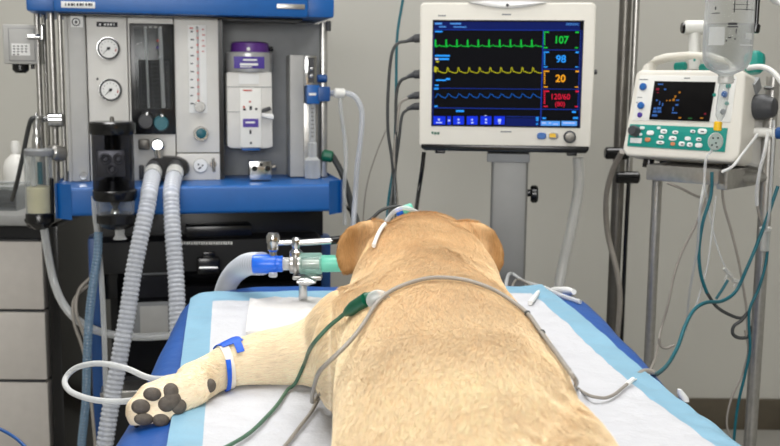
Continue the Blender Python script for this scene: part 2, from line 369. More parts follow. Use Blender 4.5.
# ------------------------------------------------------------------ the dog
Z0 = .866
def body(b):
    X, Z = V((1, 0, 0)), V((0, 0, 1))
    T = [(.36, .072, .03, .03, .10), (.40, .072, .07, .01, .14), (.48, .073, .092, -.005, .167), (.58, .074, .110, -.01, .184), (.72, .075, .121, -.01, .190), (.9, .073, .124, -.01, .192),
         (1.05, .067, .124, -.01, .197), (1.2, .059, .123, -.01, .201), (1.31, .054, .119, -.008, .202), (1.40, .053, .116, .0, .201), (1.47, .055, .113, .01, .204), (1.54, .055, .105, .02, .211),
         (1.60, .056, .096, .03, .217), (1.66, .058, .089, .03, .214), (1.715, .059, .066, .03, .194), (1.76, .06, .05, .03, .15), (1.81, .06, .042, .03, .115), (1.86, .06, .038, .03, .10), (1.885, .06, .024, .04, .085)]
    b.loft([((cx, Y, Z0 + (tb + tt) / 2), X * hw, Z * (tt - tb) / 2, 2.25) for Y, cx, hw, tb, tt in T], 40)
    # shoulder blades, haunches, brow and cheek masses
    for c, r in (((-.012, 1.31, Z0 + .105), (.064, .11, .075)), ((.112, 1.30, Z0 + .105), (.062, .11, .075)), ((-.030, 1.25, Z0 + .085), (.070, .13, .086)), ((.152, .69, Z0 + .075), (.070, .15, .08)), ((.005, .68, Z0 + .075), (.066, .15, .078)),
                 ((.02, 1.65, Z0 + .12), (.045, .06, .055)), ((.097, 1.65, Z0 + .12), (.045, .06, .055))): b.ell(V(c), r)
    def limb(P):                                     # (point, radius) chain, round in section
        pts = [V(p) for p, _ in P]; Q = cr(pts, 6); rr = cr([V((r, 0, 0)) for _, r in P], 6)
        b.sweep(Q, [q.x for q in rr], 18)
    # left foreleg laid out sideways to the table edge
    limb([((.0, 1.33, Z0 + .105), .065), ((-.045, 1.37, Z0 + .085), .066), ((-.088, 1.39, Z0 + .056), .055), ((-.125, 1.39, Z0 + .046), .0455), ((-.165, 1.388, Z0 + .041), .0405), ((-.205, 1.38, Z0 + .036), .034), ((-.232, 1.362, Z0 + .031), .029), ((-.25, 1.332, Z0 + .028), .027), ((-.266, 1.295, Z0 + .027), .029)])
    b.ell(V((-.098, 1.365, Z0 + .034)), (.035, .03, .03))       # elbow point
    # right foreleg stretched forward along the neck
    limb([((.12, 1.30, Z0 + .09), .055), ((.150, 1.39, Z0 + .068), .046), ((.166, 1.50, Z0 + .048), .034), ((.172, 1.64, Z0 + .04), .027), ((.174, 1.72, Z0 + .036), .029), ((.175, 1.77, Z0 + .03), .025)])
    # hind legs folded at the flanks, tail
    for s in (-1, 1):
        limb([((.078 + s * .055, .60, Z0 + .09), .07), ((.078 + s * .10, .74, Z0 + .06), .052), ((.078 + s * .125, .62, Z0 + .04), .034), ((.078 + s * .13, .50, Z0 + .025), .024), ((.078 + s * .135, .60, Z0 + .02), .023), ((.078 + s * .135, .66, Z0 + .018), .025)])
    limb([((.075, .42, Z0 + .09), .033), ((.08, .34, Z0 + .04), .026), ((.1, .26, Z0 + .022), .018), ((.14, .2, Z0 + .016), .008)])
    # ears: broad folded flaps hanging outward from the skull
    for side, E in ((-1, [((381, 226, 1.62), .032, .014), ((364, 228, 1.61), .038, .012), ((353, 235.5, 1.60), .043, .010), ((346, 246, 1.59), .040, .0095), ((343, 257, 1.58), .032, .009), ((343, 267, 1.57), .020, .008), ((344.5, 274, 1.565), .008, .006)]),
                    (1, [((461, 227, 1.62), .032, .014), ((475, 229, 1.61), .038, .012), ((486, 236, 1.60), .043, .010), ((493.5, 247, 1.59), .040, .0095), ((497, 258, 1.58), .032, .009), ((497, 267, 1.57), .020, .008), ((496, 274, 1.565), .008, .006)])):
        P = [W(*p) for p, _, _ in E]; rings = []
        for i, (p, br, th) in enumerate(E):
            tg = (P[min(i + 1, len(P) - 1)] - P[max(i - 1, 0)]).normalized()
            wide = V((-side * .72, .68, -.1)); wide = (wide - tg * wide.dot(tg)).normalized(); n = tg.cross(wide)
            rings.append((P[i] + wide * br * .45, wide * br, n * th, 2.2))
        b.loft(rings, 20)
    # paw: palm and four toes, sole turned to the camera
    for (px, py, rx, rz, d) in TOES: 
        c = onplane(px, py, PC, PN) - PN * d; b.ell(c, (rx, rz, .019), PB)
PAW = onplane(160, 402, W(160, 402, 1.24), V((0, 1, 0)))
PC = PAW; PN = V((.42, -.80, .43)).normalized()
_e = (RT - PN * RT.dot(PN)).normalized(); PB = Matrix((_e, PN.cross(_e), PN)).transposed()
TOES = [(177, 394, .035, .030, .017), (193, 387, .030, .026, .018), (166, 403, .034, .032, .017), (152, 392, .0165, .0155, .012), (140, 406, .0160, .0155, .013), (144, 420, .0175, .0135, .013), (161, 421, .0175, .0130, .014), (137, 414, .012, .011, .016)]
PADS = [(171, 391.5, .0105, .0115), (166.5, 404, .0115, .0105), (178.5, 406, .0110, .0105), (172, 400, .0125, .0125), (152.5, 394, .0118, .0090), (141, 406.5, .0122, .0098), (144, 419, .0125, .0080), (161, 420, .0115, .0082)]
b = MB(); body(b); tmp = b.build('tmp', M_padpaw)
m = tmp.modifiers.new('r', 'REMESH'); m.mode = 'VOXEL'; m.voxel_size = .0055
m = tmp.modifiers.new('s', 'SMOOTH'); m.factor = .6; m.iterations = 12
dg = bpy.context.evaluated_depsgraph_get(); me = bpy.data.meshes.new_from_object(tmp.evaluated_get(dg)); bpy.data.objects.remove(tmp)
bm = bmesh.new(); bm.from_mesh(me)
def flank_crease(p):                                        # crease where the thigh meets the flank: whorled fur, with shading tinted into its colour
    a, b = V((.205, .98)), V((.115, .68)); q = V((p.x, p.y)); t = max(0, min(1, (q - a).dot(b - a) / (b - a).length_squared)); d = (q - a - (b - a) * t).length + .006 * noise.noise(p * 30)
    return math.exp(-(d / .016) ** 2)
for v in bm.verts:                                   # loose skin: soft folds over the neck, faint unevenness elsewhere
    p = v.co; k = sstep((p.y - 1.22) / .12) * (1 - sstep((p.y - 1.56) / .08)) * sstep((p.z - Z0 - .06) / .05)
    f = noise.noise(V((abs(p.x - .056) * 26 + p.y * 7, p.y * 4, p.z * 9)))
    v.co += v.normal * (.005 * k * f + .004 * noise.noise(p * 8) * sstep((p.z - Z0 - .08) / .05) - .007 * flank_crease(p))
    l = FP.I @ V((p.x, p.y, 0)); zp = topz(p.x, p.y) + (.0085 + wrk(l.x, l.y) if abs(l.x) < .345 else .004)
    if v.co.z < zp and outside(*(FT.I @ V((p.x, p.y, 0))).xy) < ROLL * .8: v.co.z = zp
def coat_col(p):
    """coat pigment: gold back and brown ears, pale legs, cheeks and flanks"""
    t = p.z - Z0
    base = V((.90, .71, .46)); pale = V((.93, .79, .59)); gold = V((.73, .47, .22)); ear = V((.42, .215, .07))
    c = base.lerp(pale, .85 * (1 - sstep((t - .04) / .12)))
    c = c.lerp(gold, .75 * sstep((t - .11) / .09) * sstep((p.y - 1.0) / .5)); c = c.lerp(gold, .35 * sstep((t - .14) / .05) * (1 - sstep(abs(p.y - 1.1) / .35)))
    c = c.lerp(pale, .7 * sstep((-.06 - p.x) / .16) * sstep((1.5 - p.y) / .1))
    e = abs(p.x - .055) - (.086 if p.y > 1.5 else 9)
    if e > 0 and t > .07: c = c.lerp(ear, sstep(e / .03) * .95)
    if p.y > 1.875: c = V((.03, .025, .022))
    n = noise.noise(p * 11); c = c * (1 + .09 * n + .07 * noise.noise(p * 38) + .09 * noise.noise(p * 5)); c = c.lerp(gold, .3 * flank_crease(p))
    return c
nb = len(bm.verts)
bm.verts.ensure_lookup_table()
# bare pads, claws, eyes stand in the same mesh
b2 = MB(); b2.bm.free(); b2.bm = bm; b2.mi = 1
TB = BVHTree.FromBMesh(bm)
def skin(px, py):
    d = ray(px, py).normalized(); h = TB.ray_cast(CAM, d); return h[0] if h[0] is not None and h[3] < 1.6 else onplane(px, py, PC, PN)
PADC = [skin(px, py) for px, py, _, _ in PADS]; cp = skin(210, 385.5)
for q, (px, py, rx, ry) in zip(PADC, PADS): b2.ell(q - PN * .0015, (rx, ry, .0065), PB)
b2.ell(cp - PN * .001, (.0085, .0095, .0075), PB)
b2.mi = 2
for s in (-1, 1): b2.ell(V((.059 + s * .042, 1.722, Z0 + .185)), .009)
for px, py in ((134.5, 412), (139, 424), (153, 427.5)): b2.ell(onplane(px, py, PC, PN) - PN * .014, (.003, .003, .007), PB)
me2 = bpy.data.meshes.new('dog'); bm.to_mesh(me2); bm.free()
M_coat = mat('dog_skin', (200, 160, 110), .8)
def attr_coat(m, vmix):
    nt = m.node_tree; a = nt.nodes.new('ShaderNodeAttribute'); a.attribute_name = 'coat'; bs = nt.nodes['Principled BSDF']
    for l in list(bs.inputs['Base Color'].links): nt.links.remove(l)
    nt.links.new(a.outputs['Color'], bs.inputs['Base Color'])
attr_coat(M_coat, 0)
for q in (M_coat, M_padpaw, M_nose): me2.materials.append(q)
me2.shade_smooth(); ca = me2.color_attributes.new('coat', 'FLOAT_COLOR', 'POINT')
cc = np.ones((len(me2.vertices), 4), np.float32)
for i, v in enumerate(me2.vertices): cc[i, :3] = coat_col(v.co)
ca.data.foreach_set('color', cc.ravel())
dog = bpy.data.objects.new('dog', me2); C.objects.link(dog)
tag(dog, 'golden labrador lying belly down on the pad, seen from behind, forepaw out sideways', 'dog')

# fur: short hairs combed backwards
me2.calc_loop_triangles(); tri = np.empty(len(me2.loop_triangles) * 3, np.int32); me2.loop_triangles.foreach_get('vertices', tri); tri = tri.reshape(-1, 3)
tri = tri[(tri < nb).all(1)]
co = np.empty(len(me2.vertices) * 3, np.float32); me2.vertices.foreach_get('co', co); co = co.reshape(-1, 3)
no = np.empty(len(me2.vertices) * 3, np.float32); me2.vertices.foreach_get('normal', no); no = no.reshape(-1, 3)
A, B, Cc = co[tri[:, 0]], co[tri[:, 1]], co[tri[:, 2]]
cen = (A + B + Cc) / 3; area = np.linalg.norm(np.cross(B - A, Cc - A), axis=1) / 2
wgt = area * (cen[:, 2] > Z0 + .006) * (cen[:, 1] > .5) * np.clip((cen[:, 1]) ** -.3, .5, 2)
pads_p = np.array([list(q) for q in PADC] + [list(cp)]); pr = np.array([max(a, c_) for _, _, a, c_ in PADS] + [.009])
NH = 300000
ti = rng.choice(len(tri), NH, p=wgt / wgt.sum()); u = rng.random((NH, 2)); s1 = np.sqrt(u[:, :1]); w0, w1, w2 = 1 - s1, s1 * (1 - u[:, 1:]), s1 * u[:, 1:]
P0 = A[ti] * w0 + B[ti] * w1 + Cc[ti] * w2; N0 = no[tri[ti, 0]] * w0 + no[tri[ti, 1]] * w1 + no[tri[ti, 2]] * w2; N0 /= np.linalg.norm(N0, axis=1, keepdims=True) + 1e-9
keep = np.ones(NH, bool)
for q, r_ in zip(pads_p, pr): keep &= np.linalg.norm(P0 - q, axis=1) > r_ * 1.05
P0, N0 = P0[keep], N0[keep]; NH = len(P0)
G = np.tile(np.array([0, -1, -.12]), (NH, 1)); arm = (P0[:, 0] < -.07) & (P0[:, 1] < 1.5); G[arm] = (-1, -.15, -.25)
earm = (np.abs(P0[:, 0] - .055) > .085) & (P0[:, 1] > 1.5); G[earm] = (0, -.2, -1)
nz = np.array([noise.noise_vector(V(p) * 12) for p in P0]) * .34 + np.array([noise.noise_vector(V(p) * 150) for p in P0]) * .05 + rng.normal(0, .07, (NH, 3))
G = G + nz; G -= N0 * (G * N0).sum(1, keepdims=True); G /= np.linalg.norm(G, axis=1, keepdims=True) + 1e-9
ln = (.015 + .005 * rng.random((NH, 1))) * np.where(arm[:, None], .55, 1) * np.where(earm[:, None], .45, 1); ln[P0[:, 0] < -.24] *= .5
P1 = P0 + N0 * ln * .10 + G * ln * .5; P2 = P0 + N0 * ln * .12 + G * ln
hc = bpy.data.hair_curves.new('fur'); hc.add_curves([3] * NH)
pos = np.stack([P0, P1, P2], 1).astype(np.float32); hc.attributes['position'].data.foreach_set('vector', pos.ravel())
ra = hc.attributes.get('radius') or hc.attributes.new('radius', 'FLOAT', 'POINT'); ra.data.foreach_set('value', np.tile(np.array([.00023, .00020, .00006], np.float32), NH))
ha = hc.attributes.new('coat', 'FLOAT_COLOR', 'CURVE'); hcol = np.ones((NH, 4), np.float32)
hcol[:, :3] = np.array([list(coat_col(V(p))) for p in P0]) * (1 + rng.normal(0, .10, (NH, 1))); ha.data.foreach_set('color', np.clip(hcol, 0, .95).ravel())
M_fur = mat('dog_fur', (200, 160, 110), .55, spec=.25); attr_coat(M_fur, 0); hc.materials.append(M_fur)
fur = bpy.data.objects.new('fur', hc); C.objects.link(fur); fur.parent = dog; fur['kind'] = 'stuff'; fur['label'] = 'short golden fur'

# surfaces that cables lie on
bpy.context.view_layer.update()
def bvh(o):
    return BVHTree.FromPolygons([o.matrix_world @ v.co for v in o.data.vertices], [p.vertices[:] for p in o.data.polygons])
BD = bvh(dog); BP = [BD, bvh(pad), bvh(bpy.data.objects['surgical_drape'])]
def onto(px, py, lift=.003, skip=0):
    d = ray(px, py).normalized(); best = None
    for T in BP[skip:]:
        h = T.ray_cast(CAM, d)
        if h[0] is not None and (best is None or h[3] < best[3]): best = h
    if best is None: return onz(px, py, .84)
    n = best[1] if best[1].dot(d) < 0 else -best[1]
    return best[0] + n * lift

# catheter bandage round the wrist
def wrap(b, c0, c1, a0, a1, off, na=40, nl=8, wob=0):
    ax = (c1 - c0).normalized(); u = V((0, 0, 1)); u = (u - ax * u.dot(ax)).normalized(); w_ = ax.cross(u); g = []
    for i in range(nl + 1):
        row = []
        for j in range(na + 1):
            a = R(a0 + (a1 - a0) * j / na); dr = u * math.cos(a) + w_ * math.sin(a); c = c0.lerp(c1, i / nl) + ax * wob * math.sin(a * 2.3)
            h = BD.ray_cast(c + dr * .07, -dr); p = h[0] if h[0] is not None else c + dr * .03
            p = p + dr * (off + .0008 * noise.noise(p * 120)); p.z = max(p.z, topz(p.x, p.y) + .009); row.append(b.bm.verts.new(p))
        g.append(row)
    for r0, r1 in zip(g, g[1:]):
        for j in range(na): b.bm.faces.new((r0[j], r0[j + 1], r1[j + 1], r1[j]))
    r = bmesh.ops.extrude_face_region(b.bm, geom=list(b.bm.faces)[-na * nl:]); ax_ = [v for v in r['geom'] if isinstance(v, bmesh.types.BMVert)]
    for v in ax_: v.co += (v.co - c0.lerp(c1, .5)).normalized() * .0014
    bmesh.ops.recalc_face_normals(b.bm, faces=b.bm.faces)
A0, A1 = V((-.235, 1.371, Z0 + .031)), V((-.205, 1.385, Z0 + .034))
b = MB(); wrap(b, A0.lerp(A1, -.1), A0.lerp(A1, .24), 0, 360, .0024); bandage = b.build('wrist_bandage', M_tape, dog, 60); bandage['label'] = 'white tape bandage around the foreleg'
b = MB(); wrap(b, A0.lerp(A1, -.16), A0.lerp(A1, .06), 62, 150, .0042, wob=.002, nl=4); b.build('blue_tape', M_bluetape, bandage, 60)
b = MB(); wrap(b, A0.lerp(A1, -.1), A0.lerp(A1, .75), -30, 26, .0044, wob=.004); wrap(b, A0.lerp(A1, .45), A0.lerp(A1, .75), 20, 52, .0044, nl=4); b.build('blue_tape', M_bluetape, bandage, 60)
# ------------------------------------------------------------------ cabinet run at the left
FC = Fr((-1.0, 2.95, 0), 0)
t = thing('drawer_cabinet', 'grey drawer cabinet under the long worktop, left of the machine', 'cabinet', FC)
cx1 = FC.pt(47, 340).x; cxr = FC.pt(60, 340).x; cx0 = -.75
part('carcass', M_blackm, t, lambda b: b.box(cx0, cxr, .03, .68, .05, .86, .004))
part('side_panel', M_black, t, lambda b: b.box(cx1 + .008, cxr + .004, .0, .68, .0, .858, .003))
zz = [FC.pt(20, py).z for py in (241, 308.5, 311.5, 378.5, 381.5, 447)]
for k in range(3):
    d = part('drawer', M_cabgrey, t, lambda b: b.box(cx0 + .01, cx1, -.012, .03, zz[2 * k + 1], zz[2 * k], .004))
    part('handle_lip', M_dark, d, lambda b: b.box(cx0 + .01, cx1 - .01, -.008, .02, zz[2 * k] + .001, zz[2 * k] + .006))
zt = FC.pt(30, 213).z
b = MB(); b.box(-2.2, FC.pt(53, 210).x - 1.0, 2.90, 3.64, .865, zt, .006); o = b.build('countertop', M_counter); tag(o, 'long grey worktop on the drawer cabinet', 'countertop')
FK = Fr((0, 3.05, zt))
k = FK.sc(5, 180)
t = thing('spray_bottle', 'white plastic bottle standing behind the clear bin', 'bottle', loc=FK.M @ V((FK.pt(2, 180).x, .12, 0)))
def _bot(b): b.lathe((0, 0, 0), (0, 0, 1), [(.036, 0), (.040, .006), (.040, .115), (.032, .14), (.014, .157), (.013, .165)], 24)
part('body', M_white, t, _bot); part('cap', M_white, t, lambda b: b.lathe((0, 0, .164), (0, 0, 1), [(.015, 0), (.015, .02), (.012, .034), (.006, .036)], 18))
t = thing('storage_bin', 'shallow clear plastic bin of dark oddments on the counter', 'bin', loc=FK.M @ V((FK.pt(6, 205).x, 0, 0)))
def _bin(b):
    for a in ((-.1, .055, -.06, -.057, .0, .075), (-.1, .055, .057, .06, 0, .075), (-.1, -.097, -.057, .057, 0, .075), (.052, .055, -.057, .057, 0, .075), (-.097, .052, -.057, .057, 0, .003)): b.box(*a, .001)
part('tub', M_glass, t, _bin); part('rim', M_tube, t, lambda b: b.sweep([V((-.1, -.06, .075)), V((.055, -.06, .075)), V((.055, .06, .075)), V((-.1, .06, .075))], [.003] * 4, 6, True))
o = part('instrument_pouch', M_blackm, None, lambda b: b.loft([((x, 3.05 + .0, zt + .004 + h * .5), V((0, .042, 0)), V((0, 0, h * .5)), 2.6) for x, h in ((FK.pt(6, 205).x - .09, .02), (FK.pt(6, 205).x - .07, .045), (FK.pt(6, 205).x, .055), (FK.pt(6, 205).x + .035, .04), (FK.pt(6, 205).x + .045, .015))], 24))
tag(o, 'black soft pouch lying in the clear bin', 'pouch')

# ------------------------------------------------------------------ anaesthesia machine
FM = Fr((-.494, 2.60, 0), 13)
mach = thing('anaesthesia_machine', 'tall grey and blue anaesthesia machine with gauges and hoses, beside the drawer cabinet', 'anaesthesia machine', FM)
P_ = lambda n, m, fn, l=None: part(n, m, mach, fn, l)
z_ws = FM.pt(200, 186, -.15).z; z_wb = FM.pt(200, 214, -.15).z; z_cb = FM.pt(180, 14.8, -.06).z
xl, xr = FM.pt(56, 200, -.15).x, FM.pt(342.5, 198, -.15).x
SWAP = Matrix(((1, 0, 0, 0), (0, 0, 1, 0), (0, 1, 0, 0), (0, 0, 0, 1)))
ws = P_('worktop', M_blue, lambda b: b.prism([(xl, -.12), (xl + .03, -.15), (xr - .03, -.15), (xr, -.12), (xr, .36), (xl, .36)], z_wb, z_ws, .008, 3, SWAP))
cx0_, cx1_, cx2_, cx3_ = FM.pt(26, 10, -.0).x, FM.pt(53, 10, -.06).x, FM.pt(308.5, 10, -.06).x, FM.pt(334.5, 10, -.03).x
can = P_('top_canopy', M_blue, lambda b: (b.box(cx1_, cx2_, -.06, .38, z_cb, z_cb + .075, .01), b.box(cx0_, cx1_ + .01, .0, .36, z_cb + .004, z_cb + .06, .008), b.box(cx2_ - .01, cx3_, -.03, .36, z_cb + .003, z_cb + .062, .008)))
part('label_plate', M_label, can, lambda b: b.pbox(FM, 61, 1.5, 95, 8, -.062, -.058, .001))
part('label_plate', M_steel, can, lambda b: b.pbox(FM, 277, 4, 305, 9, -.062, -.058, .001))
def _marks(b, fr, y, rows, ly, mat=None):
    for x0, x1, py, h in rows: b.pbox(fr, x0, py, x1, py + h, ly, ly + .001)
part('label_text', M_ink, can, lambda b: _marks(b, FM, 0, [(65 + 2.9 * i, 65 + 2.9 * i + (1.2 + i * 7 % 3 * .6), 3.2, 2.6) for i in range(10)], -.0635))
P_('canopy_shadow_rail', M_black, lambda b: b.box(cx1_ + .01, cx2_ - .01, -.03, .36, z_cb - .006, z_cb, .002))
# body
zp0 = FM.pt(200, 183.5, 0).z
pl, pr_, pm = FM.pt(88.5, 100).x, FM.pt(219, 100).x, FM.pt(129.5, 100).x
px2 = FM.pt(175.5, 100).x
zpt = z_cb - .005
P_('gauge_panel', M_panel, lambda b: b.box(pl, pm - .002, 0, .3, z_ws, zpt, .003))
P_('flowmeter_panel', M_panel, lambda b: b.box(pm, px2 - .002, -.004, .3, z_ws, zpt, .003))
P_('control_panel', M_panel, lambda b: (b.box(px2, pr_, -.002, .3, FM.pt(200, 152.5).z, zpt, .003), b.box(px2, pr_, -.004, .3, z_ws, FM.pt(200, 153.5).z, .003)))
P_('side_column', M_panel2, lambda b: (b.box(FM.pt(70, 100).x, pl - .002, -.012, .28, z_ws, zpt, .006), b.box(FM.pt(66.5, 100).x, FM.pt(70, 100).x, -.004, .2, z_ws, zpt, .002)))
cb = P_('column_badge', M_label, lambda b: b.pbox(FM, 70.5, 14, 83, 27.5, -.015, -.012, .002))
def _logo(b):
    p = FM.pt(76, 22, -.0155); b.ring(p, (0, 1, 0), .009, .0012, 20, 6); b.ell(p, (.003, .001, .004))
part('emblem', M_dark, cb, _logo)
part('bolt', M_chrome, mach, lambda b: b.dial(FM, 83.5, 175.5, -.012, 4, .014))
for a, c, y in ((37, 43, .1), (44.5, 49, .16), (50.5, 57.5, .06), (60, 65, .03)):
    def _post(b, a=a, c=c, y=y):
        x = (FM.pt(a, 100, y).x + FM.pt(c, 100, y).x) / 2; r = (FM.pt(c, 100, y).x - FM.pt(a, 100, y).x) / 2; b.cyl((x, y, z_wb), (x, y, z_cb + .01), r)
    P_('post', M_steel, _post)
P_('rear_panel', M_recess, lambda b: b.box(pr_ - .05, FM.pt(326, 100, .1).x, .12, .3, z_ws, zpt, .002))
P_('inner_edge', M_black, lambda b: b.box(pr_, pr_ + .012, .01, .13, z_ws, zpt))
P_('post', M_steel, lambda b: b.box(FM.pt(321.5, 100, .02).x, FM.pt(327.5, 100, .02).x, .02, .06, z_ws, zpt, .004))
P_('door_latch', M_dark, lambda b: b.rod(FM.pt(328.5, 21, .015), FM.pt(328.5, 31, .015), .007))
P_('smoked_screen', M_panel2, lambda b: b.pbox(FM, 290, 55, 304, 177, .02, .10, .003))
# gauges
def gauge(px, py, rot):
    g = P_('pressure_gauge', M_chrome, lambda b: (b.dial(FM, px, py, 0, 11.6, .012, .05, 32),))
    p = FM.pt(px, py, -.0125); k = FM.sc(px, py)
    part('dial_face', M_label, g, lambda b: b.lathe(p, (0, -1, 0), [(9.2 * k, 0), (9.2 * k, .001)], 32))
    part('bezel', M_dark, g, lambda b: b.ring(p, (0, 1, 0), 9.9 * k, 1.0 * k, 32))
    def _tick(b):
        for i in range(11):
            a = R(225 - 27 * i); d = V((math.cos(a), 0, math.sin(a))); b.cyl(p + d * 6.3 * k - V((0, .0014, 0)), p + d * 7.6 * k - V((0, .0014, 0)), .25 * k, seg=6)
        b.mi = 1; a = R(-20)
        for i in range(3): d = V((math.cos(a + i * .12), 0, math.sin(a + i * .12))); b.cyl(p + d * 6.5 * k - V((0, .0014, 0)), p + d * 7.8 * k - V((0, .0014, 0)), .35 * k, seg=6)
    part('scale_marks', [M_ink, M_red], g, _tick)
    def _nd(b):
        q = p - V((0, .002, 0)); d = V((math.cos(R(rot)), 0, math.sin(R(rot)))); b.cyl(q - d * 2 * k, q + d * 6 * k, .55 * k, .2 * k, 8); b.lathe(q, (0, -1, 0), [(1.6 * k, 0), (1.4 * k, .001)], 16)
    part('needle', M_ink, g, _nd)
gauge(108.5, 48.5, 222); gauge(110.5, 90, 222)
lb = P_('name_plate', M_ink, lambda b: b.pbox(FM, 96.5, 22, 117.5, 26.8, -.0015, 0, .0005))
part('plate_text', M_label, lb, lambda b: _marks(b, FM, 0, [(99, 101, 23.5, 2), (104, 106, 23.5, 2), (107, 109, 23.5, 2), (110, 112, 23.5, 2), (113.5, 114.5, 23.5, 2)], -.0025))
P_('rivet', M_dark, lambda b: b.dial(FM, 97.5, 79, 0, 1.2, .002))
# flowmeter window
fw = P_('flowmeter_window', M_black, lambda b: b.pbox(FM, 130.5, 23.5, 175, 134.5, -.010, -.002, .006))
part('backing', M_blackm, fw, lambda b: b.pbox(FM, 139, 60, 170, 108, -.0115, -.010))
part('window_glass', M_bottle, fw, lambda b: b.pbox(FM, 134, 27, 172, 109, -.019, -.017, .002))
for x in (145.3, 160):
    part('flow_tube', M_tube, fw, lambda b: b.cyl(FM.pt(x, 28, -.014), FM.pt(x + 3.5, 108, -.014), .0028 if x < 150 else .005, seg=12))
part('float', M_red, fw, lambda b: b.ell(FM.pt(157.8, 40.6, -.016), .003)); part('float', M_violet, fw, lambda b: b.ell(FM.pt(157.5, 47.5, -.016), .003)); part('float', M_chrome, fw, lambda b: (b.ell(FM.pt(160, 57.5, -.016), .004), b.ell(FM.pt(162, 73, -.016), .003)))
part('grid_marks', M_dark, fw, lambda b: _marks(b, FM, 0, [(140, 169, 62 + 4.2 * i, .5) for i in range(11)] + [(152.5, 153, 60, 48), (141, 141.5, 60, 48), (168, 168.5, 60, 48)], -.0125))
part('text_marks', M_panel2, fw, lambda b: _marks(b, FM, 0, [(144 + 5 * i, 147 + 5 * i, 26.5, 1.6) for i in range(4)], -.0105))
for px, py, m in ((146, 121, M_dark), (161, 123, M_tealdk)):
    part('control_knob', m, fw, lambda b: b.dial(FM, px, py, -.010, 7.5, .035, .15)); part('knob_cap', M_chrome, fw, lambda b: b.ell(FM.pt(px + 1, py - 6, -.036), (.006, .008, .009)))
# ruler flowmeter at right of panel
rl = P_('ruler_flowmeter', M_label, lambda b: b.pbox(FM, 188.5, 25, 206.5, 113, -.006, 0, .001))
part('bore', M_tube, rl, lambda b: b.cyl(FM.pt(197.5, 27, -.007), FM.pt(198.8, 104, -.007), .003, seg=10))
part('ruler_marks', [M_ink, M_red], rl, lambda b: (_marks(b, FM, 0, [(190.5, 193 + (i % 2), 31 + 8 * i, 1.2) for i in range(10)] + [(196, 198, 26.5, 2.2)], -.007), setattr(b, 'mi', 1), _marks(b, FM, 0, [(202, 204 + i % 2, 29 + 5.5 * i, .9) for i in range(5)] + [(196.3 + .02 * i * 5, 198.6 + .1 * i, 30 + 7 * i, 1.8) for i in range(11)] + [(189.5, 193, 27.5, 1.2)], -.0098)))
def knob(px, py, r, dep, m, cap=None, l=None):
    o = P_('control_knob', m, lambda b: (b.dial(FM, px, py, 0, r, dep, .12, 24),), l)
    if cap: part('knob_face', cap, o, lambda b: b.dial(FM, px + .5, py, -dep, r * .68, .002, .1))
knob(199.5, 106.5, 5.6, .022, M_chrome); knob(200.8, 133.5, 7.6, .02, M_chrome, M_tealdk)
sd = P_('selector_dial', M_panel2, lambda b: b.dial(FM, 200.5, 165.5, -.004, 7.5, .006))
part('dial_face', M_label, sd, lambda b: b.dial(FM, 200.5, 165.5, -.0095, 6.6, .001)); part('dial_dots', M_ink, sd, lambda b: [b.dial(FM, 200.5 + dx, 165.5 + dy, -.0105, .9, .001) for dx, dy in ((2, 0), (-2, -1), (0, 2.2), (-1.5, 3))])
P_('toggle_lever', M_chrome, lambda b: (b.dial(FM, 213, 164, -.004, 3.6, .012), b.rod(FM.pt(213, 158, -.016), FM.pt(214, 172, -.016), .004)))
# breathing outlets
op = FM.pt(168, 167, -.004)
ob = P_('outlet_housing', M_black, lambda b: (b.loft([((op.x, y, op.z), V((s * .054, 0, 0)), V((0, 0, s * .030)), 2.3) for y, s in ((-.004, 1), (-.035, 1), (-.042, .92))], 32)))
for px, py in ((153.5, 170), (175.5, 169)):
    part('hose_port', M_dark, ob, lambda b: b.cyl(FM.pt(px, py - 3, -.035), FM.pt(px, py + 6, -.085), .019, .019))
P_('valve_stem', M_chrome, lambda b: (b.rod(FM.pt(157.5, 145, 0), FM.pt(157.5, 145, -.04), .017), b.cyl(FM.pt(157.5, 148, -.03), FM.pt(160, 162, -.03), .011)))
P_('valve_knob', M_steeldk, lambda b: b.pbox(FM, 138, 139, 150, 150, -.02, -.004, .006))
P_('hose_hook', M_dark, lambda b: b.pbox(FM, 139, 165, 144, 180, -.014, -.004, .004))
# bellows canister on the front
bc = P_('bellows_canister', M_smoke, lambda b: b.plathe(FM, 114, -.205, [(133, 20.5), (189, 20.5)]))
part('canister_lid', M_black, bc, lambda b: b.plathe(FM, 112.5, -.205, [(121.5, 21), (123, 22.8), (132, 22.8), (134, 22)], 32))
part('lid_stud', M_steeldk, bc, lambda b: b.plathe(FM, 112, -.205, [(116.5, 1.5), (119, 2.2), (122, 2.2)]))
part('piston', M_black, bc, lambda b: b.plathe(FM, 114, -.205, [(135, 8), (150, 8), (152, 6), (178, 8), (180, 14), (189, 16)]))
def _vl(b):
    for x, y, r in ((105.5, 159, 6), (118.5, 159, 6), (112, 169.5, 6)):
        p = FM.pt(x, y, -.205 - .03); k = FM.sc(x, y, -.22); b.ring(p, (0, 1, 0), r * k * .75, r * k * .22, 24); b.lathe(p, (0, -1, 0), [(r * k * .5, 0), (r * k * .3, .005)], 14)
    b.pbox(FM, 97, 150, 125, 177, -.228, -.22, .006)
part('valve_discs', M_silver, bc, _vl)
part('lower_ring', M_black, bc, lambda b: b.plathe(FM, 115, -.205, [(189, 20), (190.5, 21.8), (197, 21.8), (200, 20)], 32))
part('dome', M_glass, bc, lambda b: b.plathe(FM, 116, -.205, [(199, 19), (214, 18)]))
part('drain_fitting', M_chrome, bc, lambda b: b.plathe(FM, 115.5, -.205, [(199, 2.5), (203, 5), (207, 2.5), (212, 5.5), (214, 5.5)]))
part('base_ring', M_black, bc, lambda b: b.plathe(FM, 117.5, -.205, [(213, 18), (214, 20), (222, 20), (227, 14), (229, 8)], 32))
